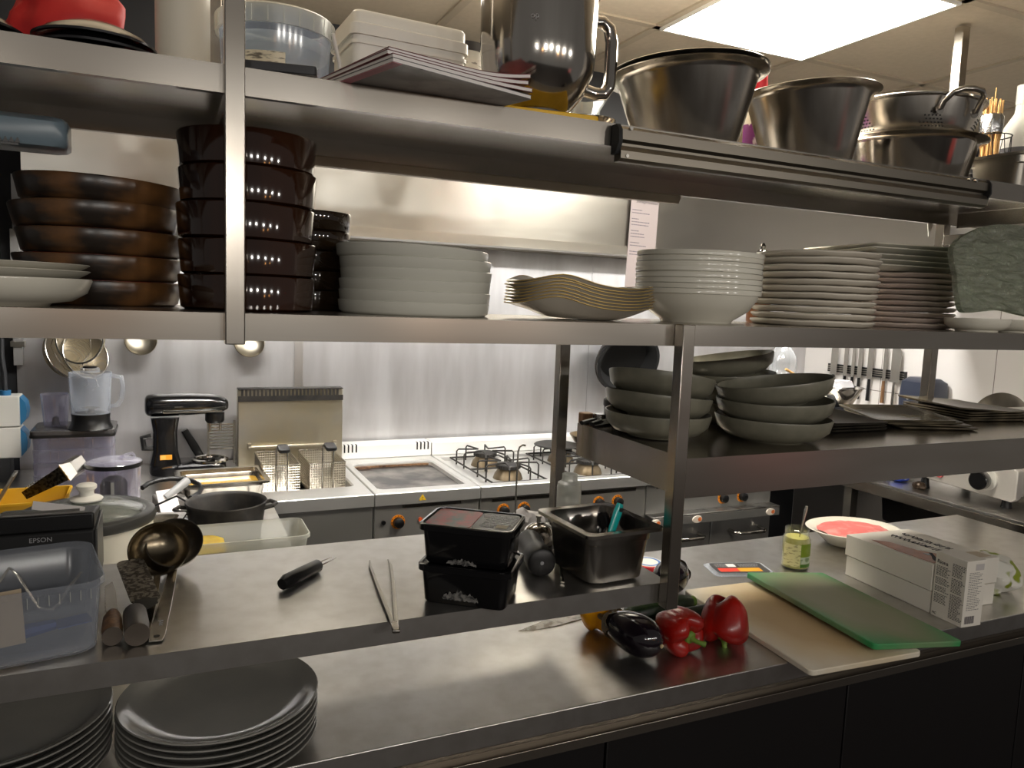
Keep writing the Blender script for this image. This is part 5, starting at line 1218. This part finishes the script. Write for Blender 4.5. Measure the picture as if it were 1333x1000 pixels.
def hung(name, lab, x, zc, r, holes):
    t = thing(name, lab, 'ladle' if not holes else 'skimmer', (x, 3.3, zc), 0)
    prof = [(r * math.sin(R(90 * k / 10)), -r * .45 * math.cos(R(90 * k / 10))) for k in range(11)]
    M = Matrix.Rotation(R(70), 4, 'X')
    MB().lathe(prof + [(r * .97, .002)] + [(p[0] * .96, p[1] * .93 + .001) for p in prof[::-1]], seg=40, M=M).build('bowl', pm('brassy_steel', (170, 163, 148), .34, 1), t)
    MB().tube([(0, .0, r * .95), (0, -.004, r + .05), (0, .012, .3 + 1.36 - zc), (0, .03, .27 + 1.37 - zc)], .0045, seg=8, flat=.5).build('handle', WIRE, t)
    if holes:
        g = MB()
        for i in range(-5, 6):
            for j in range(-5, 6):
                x_, y_ = i * .0125 + (j % 2) * .00625, j * .011
                q = math.hypot(x_, y_)
                if q < r * .86: g.lathe([(0, 0), (.0032, 0), (.0032, .0012), (0, .0012)], seg=8, M=M @ Matrix.Translation((x_, y_, -.45 * math.sqrt(max(0, r * r - q * q)) - .001)))
        g.build('holes', BLACKMATT, t)
hung('hanging_ladle', 'round bottomed steel ladle hanging above the stand mixer', -.078, 1.40, .058, False)
hung('hanging_skimmer', 'perforated steel skimmer hanging beside the shelf post', .322, 1.395, .06, True)
# ------------------------------------------------------------------ black pot hung on the back wall
t = thing('hanging_pot', 'deep black pan hung on the back wall with its mouth forward', 'pan', (2.09, 3.2, 1.325), 0, rot=(R(112), R(-8), R(-10)))
MOUTH = pm('soot_black', (5, 5, 5), .8)
MB().lathe([(0, -.09), (.12, -.09), (.135, -.08), (.158, -.01), (.163, -.008), (.166, .0), (.163, .006), (.15, .006), (.146, -.004), (.125, -.074), (0, -.08)], seg=56).build('body', MOUTH, t)
MB().lathe([(.161, -.03), (.168, -.026), (.17, -.014), (.164, -.01)], seg=56).build('rim_band', BLACKIRON, t)
MB().tube([(-.02, .155, -.012), (-.02, .19, -.012), (.02, .19, -.012), (.02, .155, -.012)], .006, seg=8).build('handle', BLACKIRON, t)
# ------------------------------------------------------------------ right hand table, slicer, shelf and knives
t = thing('side_table', 'steel work table with a sink along the tiled wall', 'table', (3.09, 1.7, 0))
MB().box(-.325, .315, -.75, .78, RT - .012, RT).build('top', STEELTOP, t, bevel=.002)
MB().box(-.325, -.31, -.75, .78, RT - .058, RT - .0122).build('apron', STEEL, t, bevel=.002)
MB().box(-.309, -.30, -.75, .78, RT - .03, RT - .0122).build('lip', STEEL, t)
for y in (-.7, .73):
    for x in (-.29, .28): MB().box(x - .02, x + .02, y - .02, y + .02, 0, RT - .0125).build('leg', DULLSTEEL, t)
MB().rloft([(.13, .26, .66, .06), (.16, .29, .69, .06), (.17, .3, .885, .05)], M=Matrix.Translation((.02, .42, 0))).build('sink', pm('dark_sink', (60, 58, 56), .35, .8), t)
MB().tube([(-.15, .2, .68), (-.05, .2, .655), (.1, .1, .64)], .012, seg=10).build('drain_pipe', DULLSTEEL, t)
# slicer
t = thing('meat_slicer', 'white metal meat slicer with a large black control knob', 'slicer', (2.87, 1.98, RT), R(4))
WMET = pm('painted_alu', (206, 202, 196), .35, .3)
g = MB().rings([[Vector((x, y, zz)) for y, zz in ((-.2, .03), (-.215, .045), (-.215, .15), (-.19, .165), (-.12, .165), (-.06, .13), (.04, .122), (.14, .13), (.2, .14), (.215, .12), (.215, .07), (.12, .045))] for x in (0, .04)]); g.build('side_plate', WMET, t, bevel=.004)
MB().box(.0405, .38, -.21, .2, .045, .16).build('housing', WMET, t, bevel=.012)
MB().box(.1, .36, -.3, -.2105, .02, .1).build('motor_guard', BLACKMATT, t, bevel=.01)
for y in (-.17, .16):
    for x in (.03, .33): MB().lathe([(0, .0003), (.02, .0003), (.018, .012), (.014, .0445), (0, .0445)], seg=20, M=Matrix.Translation((x, y, 0))).build('foot', BLACK, t)
MB().lathe([(0, 0), (.042, 0), (.042, .01), (.036, .012), (0, .012)], seg=32, M=Matrix.Translation((-.0003, -.105, .098)) @ Matrix.Rotation(-PI / 2, 4, 'Y')).build('dial', WHITEPL, t)
k = MB().lathe([(0, .0122), (.02, .0122), (.02, .03), (.034, .031), (.036, .034), (.036, .06), (.032, .064), (0, .064)], seg=32, M=Matrix.Translation((-.0003, -.105, .098)) @ Matrix.Rotation(-PI / 2, 4, 'Y')).build('control_knob', BLACKGLOSS, t)
for y, c, n in ((.112, (120, 190, 150), 'start_button'), (.078, (226, 110, 110), 'stop_button')):
    MB().lathe([(0, 0), (.015, 0), (.014, .01), (0, .012)], seg=24, M=Matrix.Translation((-.0003, y, .078)) @ Matrix.Rotation(-PI / 2, 4, 'Y')).build(n, pm(n, c, .35), t)
MB().lathe([(0, 0), (.115, 0), (.118, .004), (0, .012)], seg=48, M=Matrix.Translation((.2, -.02, .30)) @ Matrix.Rotation(R(-80), 4, 'Y')).build('blade', POLISH, t)
MB().box(.17, .23, -.06, .02, .1605, .2).build('blade_mount', WMET, t)
g = blob(.02, .03, .018, 18, 8); crumple(g, .01, 70, 2); g.warp(lambda p: Vector((p.x, p.y, max(p.z, -.012))))
o = g.build('crumpled_wrapper', pm('dark_foil', (70, 56, 44), .3, .4), sharp=20); o.location = (2.84, 2.13, RT + .013); tag(o, 'small crumpled dark wrapper beside the meat slicer', 'wrapper')
t = thing('blue_pack', 'blue and white plastic pack beside the meat slicer', 'pack', (2.9, 2.27, RT), .3)
g = blob(.06, .04, .03, 24, 10); crumple(g, .012, 40, 6); g.warp(lambda p: Vector((p.x, p.y, max(p.z, -.024) + .0245))); g.build('pack', pm('blue_print', (60, 84, 196), .25, col2=(200, 210, 220), nscale=22, ramp=(.5, .58)), t, sharp=30)
# wall shelf in the far corner with a bottle, a bowl and a box
t = thing('corner_shelf', 'steel wall shelf in the far corner of the tiled wall', 'shelf', (3.05, 2.85, 1.08))
MB().box(-.5, .365, -.27, .5, -.02, 0).build('board', STEEL, t, bevel=.002)
for y in (-.15, .35): MB().prism([(.36, 0), (.36, -.16), (.1, 0)], -.004, .004, Matrix.Translation((0, y, -.0203)) @ Matrix.Rotation(PI / 2, 4, 'X')).build('bracket', DULLSTEEL, t)
zs = 1.0804
t = thing('water_bottle', 'large clear ribbed water bottle in front of the knives', 'bottle', (2.62, 2.72, zs))
pr = [(0, .001), (.05, .001), (.058, .01)]
for k in range(9): pr += [(.062, .03 + k * .026), (.062, .042 + k * .026), (.058, .05 + k * .026)]
pr += [(.062, .29), (.058, .32), (.035, .36), (.018, .375), (.018, .39), (0, .39)]
MB().lathe(pr, seg=40).build('bottle', RIBBED, t)
MB().lathe([(0, .3905), (.02, .3905), (.02, .408), (0, .408)], seg=24).build('cap', BLUE, t)
t = thing('black_scale', 'low black box under the shiny steel bowl', 'box', (2.93, 2.72, zs))
MB().rloft([(.09, .09, 0, .02), (.095, .095, .01, .02), (.085, .085, .085, .02)]).build('body', pm('dark_slate_plastic', (34, 36, 44), .4), t)
t = thing('steel_mixing_bowl', 'shiny steel bowl on the black box in front of the knives', 'bowl', (2.955, 2.70, zs + .0856))
MB().lathe([(0, .0), (.06, .0), (.075, .01), (.11, .075), (.122, .09), (.122, .092), (.116, .092), (.105, .076), (.07, .013), (0, .004)], seg=48).build('bowl', POLISH, t)
o = MB().rloft([(.07, .045, 0, .01), (.06, .035, .03, .01)]).build('white_lid_box', clear('milky_plastic', (232, 232, 236), .6, .3, .3)); o.location = (2.945, 2.69, zs + .1785); tag(o, 'milky plastic lid lying across the shiny steel bowl', 'lid')
o = MB().tube([(2.545, 2.62, zs + .27), (2.72, 2.60, zs + .185)], .006, seg=8).build('wooden_stick', BAMBOO); tag(o, 'pale wooden stick slanting in front of the water bottle', 'stick')
t = thing('wooden_stick_pot', 'small white pot holding the wooden stick', 'pot', (2.73, 2.59, zs))
MB().lathe([(0, 0), (.028, 0), (.034, .15), (.031, .15), (.026, .004), (0, .004)], seg=28).build('pot', CERAMIC, t)
# knives on a magnetic strip on the tiled wall
t = thing('knife_strip', 'black magnetic strip holding knives on the tiled wall', 'knife strip', (3.405, 2.92, 1.305))
MB().box(-.008, .0145, -.23, .26, -.022, .022).build('strip', BLACK, t)
g = MB()
for zz in (-.014, -.003, .008): g.box(-.0088, -.0081, -.23, .26, zz, zz + .005)
g.build('groove', DULLSTEEL, t)
KN = [(3.13, .045, .22, BLACK, 'broad steel knife nearest the water bottle'), (3.05, .026, .2, BLACK, 'narrow pale knife, second from the water bottle'), (3.0, .022, .2, BLACK, 'slim knife, third from the water bottle'),
      (2.955, .028, .21, BLACK, 'curved knife above the steel bowl'), (2.89, .034, .24, BLACK, 'black handled carving knife in the middle of the strip'), (2.80, .02, .2, WOOD, 'knife with a wooden handle'), (2.735, .055, .2, WIRE, 'wide cleaver with a steel handle at the strip end')]
for y, w, L, hm, lab in KN:
    t = thing('wall_knife', lab + ' on the wall strip', 'knife', (3.388, y, 1.27), 0, 'knives on the wall strip')
    MB().prism([(-w / 2, 0), (w / 2, 0), (w / 2, L * .9), (w * .1, L), (-w / 2, L * .8)], -.0012, .0012, Matrix.Rotation(PI / 2, 4, 'Z') @ Matrix.Rotation(PI / 2, 4, 'X')).build('blade', WIRE, t)
    MB().tube([(0, 0, -.001), (0, 0, -.05), (0, 0, -.115)], [.009, .011, .012], seg=10, flat=.7).build('handle', hm, t)
t = thing('towel_dispenser', 'dark blue rounded dispenser on the tiled wall behind the post', 'dispenser', (3.34, 2.53, 1.215))
MB().rloft([(.075, .085, -.1, .03), (.078, .088, 0, .03), (.07, .085, .08, .03), (.04, .07, .1, .03)], M=Matrix.Identity(4)).build('body', pm('navy_plastic', (40, 46, 62), .35), t)
MB().cyl((-.0785, .02, .0), (-.084, .02, .0), .006).build('indicator', WHITEPL, t)
# plates with a colander handle at the far right
rk = mk('rack_plate', 'plate', plate_prof(.12, .02, .07), CERAMIC)
stack(rk, 5, (3.265, 1.62), 1.183 + .0005, .012, 'round white plate', 'the stack past the dark trays', 'white plates on the riser')
t = thing('plate_riser', 'steel riser holding a stack of white plates', 'riser', (3.115, 1.62, RT))
# slicer sits left of it; riser stands behind the slicer housing
MB().box(-.0, .3, -.14, .14, .276, .282).build('board', DULLSTEEL, t)
for y in (-.13, .13): MB().box(.29, .3, y - .006, y + .006, .0003, .2758).build('leg', DULLSTEEL, t)
for y in (-.13, .13): MB().box(.385 - .08, .315, y - .006, y + .006, .0003, .01).build('foot', DULLSTEEL, t)
t = thing('wire_strainer', 'round steel strainer leaning on the white plates', 'strainer', (3.19, 1.585, 1.262), 0, rot=(R(75), 0, R(-50)))
MB().tube([(.07 * math.cos(2 * PI * k / 32), .07 * math.sin(2 * PI * k / 32), 0) for k in range(32)], .006, seg=8, closed=True).build('rim', WIRE, t)
MB().lathe([(0, -.03), (.03, -.028), (.055, -.016), (.068, 0)], seg=32).build('mesh_bowl', clear_mesh, t)
# ------------------------------------------------------------------ extractor hood
t = thing('extractor_hood', 'long stainless steel extractor hood above the cooking line', 'extractor hood', (1.45, 2.42, 0))
HX0, HX1 = -1.785, 1.785
MB().box(HX0, HX1, 0, .004, 1.823, 2.155).build('front_panel', HOODSTEEL, t)
MB().box(HX0, HX1, .004, .94, 2.151, 2.155).build('top_panel', HOODSTEEL, t)
for x in (HX0, HX1 - .004): MB().box(x, x + .004, .0045, .94, 1.823, 2.1505).build('end_panel', HOODSTEEL, t)
GUT = pm('gutter_steel', (205, 202, 194), .34, 1)
g = MB(); g.box(HX0, HX1, -.012, .004, 1.791, 1.8228); g.box(HX0, HX1, .0041, .075, 1.791, 1.794); g.box(HX0, HX1, .075, .078, 1.791, 1.822)
g.build('gutter', GUT, t)
MB().box(HX0 + .005, HX1 - .005, .7, .94, 1.84, 2.15).build('plenum', pm('plenum_steel', (150, 142, 126), .4, 1), t)
for k in range(6):
    x = HX0 + .05 + k * .58
    g = MB()
    for j in range(12): g.box(x + j * .045, x + j * .045 + .033, .1, .7, 0, .02)
    f = Matrix.Translation((0, .1, 2.12)) @ Matrix.Rotation(R(-25), 4, 'X') @ Matrix.Translation((0, -.1, 0))
    g.warp(lambda p: f @ p).build('filter', DULLSTEEL, t)
HL = pm('hood_lamp_glow', (255, 250, 240), .5, emit=(255, 252, 247), estr=115)
for x in (-1.15, 0.0, 1.15):
    c = MB().box(x - .33, x + .33, .1, .17, 2.02, 2.06).build('lamp', WHITEPL, t)
    MB().box(x - .32, x + .32, .105, .165, 2.013, 2.0195).build('lamp_tube', HL, c)
    MB().box(x - .01, x + .01, .12, .15, 2.0601, 2.1505).build('lamp_hanger', DULLSTEEL, t)
# printed sheet taped to the hood
t = thing('printed_sheet', 'white printed sheet hanging from the hood edge', 'paper sheet', (1.592, 2.4055, 1.605), 0, rot=(R(0), R(1.5), 0))
MB().box(-.058, .062, -.0004, .0004, 0, .41).build('sheet', pm('grey_white_paper', (158, 149, 151), .8), t)
text('Snelkprocessen', .0155, INK, t, (-.036, -.0006, .375), (PI / 2, 0, 0))
g = MB()
zz = .35
for n in (2, 3, 3, 2, 2):
    for r in range(n): print_lines(g, -.05, zz, .05 if r == 0 else .088, 1, 0, -.0004, h=.0032, fill=.8); zz -= .0105
    zz -= .011
g.build('lettering', pm('sheet_ink', (96, 92, 104), .7), t)
# ------------------------------------------------------------------ lights and world
def area(name, loc, rot, sx, sy, e, col):
    l = bpy.data.lights.new(name, 'AREA'); l.shape = 'RECTANGLE'; l.size = sx; l.size_y = sy; l.energy = e; l.color = col
    o = bpy.data.objects.new(name, l); COL.objects.link(o); o.location = loc; o.rotation_euler = rot; return o
def point(name, loc, e, col, r=.04):
    l = bpy.data.lights.new(name, 'POINT'); l.energy = e; l.color = col; l.shadow_soft_size = r
    o = bpy.data.objects.new(name, l); COL.objects.link(o); o.location = loc; return o
area('kitchen_fill', (.55, 1.80, 2.40), (0, 0, 0), .5, .5, 6, (1, .95, .87))  # unseen fill added above the top shelf, no panel modelled
area('ceiling_fill', (.5, 1.47, 2.12), (PI, 0, 0), 1.6, .05, 8, (1, .9, .76))  # upward light added to brighten the ceiling, stands for no lamp
# dining room behind the camera: dim warm lamps, then added fill
for x, y, z_ in ((1.25, -1.6, 1.75), (1.9, -1.9, 1.8), (-.3, -1.7, 1.8)): point('dining_lamp', (x, y, z_), 1.3, (1, .45, .14), .04)
for x, y, z_ in ((.1, -1.2, 1.98), (.55, -1.25, 2.0), (1.1, -1.2, 1.98), (1.7, -1.15, 1.98), (2.4, -1.0, 1.98), (-.7, -1.2, 1.98)): point('dining_fill', (x, y, z_), 13, (1, .95, .88), .04)  # small fill lights added to brighten the fronts of things
area('neon_glow', (3.2, -1.2, .9), (R(90), 0, R(15)), .5, .3, .11, (1, .12, .1))
w = bpy.data.worlds.new('World'); SC.world = w; w.use_nodes = True
bg = w.node_tree.nodes['Background']; bg.inputs['Color'].default_value = (.9, .84, .78, 1); bg.inputs['Strength'].default_value = .13

# ------------------------------------------------------------------ camera
cam = bpy.data.cameras.new('camera'); co = bpy.data.objects.new('camera', cam); COL.objects.link(co)
cam.sensor_fit = 'HORIZONTAL'; cam.sensor_width = 36; cam.lens = 36 * 1000 / 1333; cam.clip_start = .02
yw, tl, rl = .428644, .109872, -.038676
fw = Vector((math.sin(yw) * math.cos(tl), math.cos(yw) * math.cos(tl), -math.sin(tl)))
r0 = Vector((math.cos(yw), -math.sin(yw), 0)); d0 = fw.cross(r0)
rt = math.cos(rl) * r0 + math.sin(rl) * d0; dn = -math.sin(rl) * r0 + math.cos(rl) * d0
M = Matrix((rt, -dn, -fw)).transposed().to_4x4(); M.translation = Vector((0, 0, 1.615)); co.matrix_world = M
SC.camera = co
SC.view_settings.view_transform = 'Standard'; SC.view_settings.look = 'None'; SC.view_settings.gamma = 1
SC.view_settings.use_curve_mapping = False; SC.view_settings.exposure = 0.2
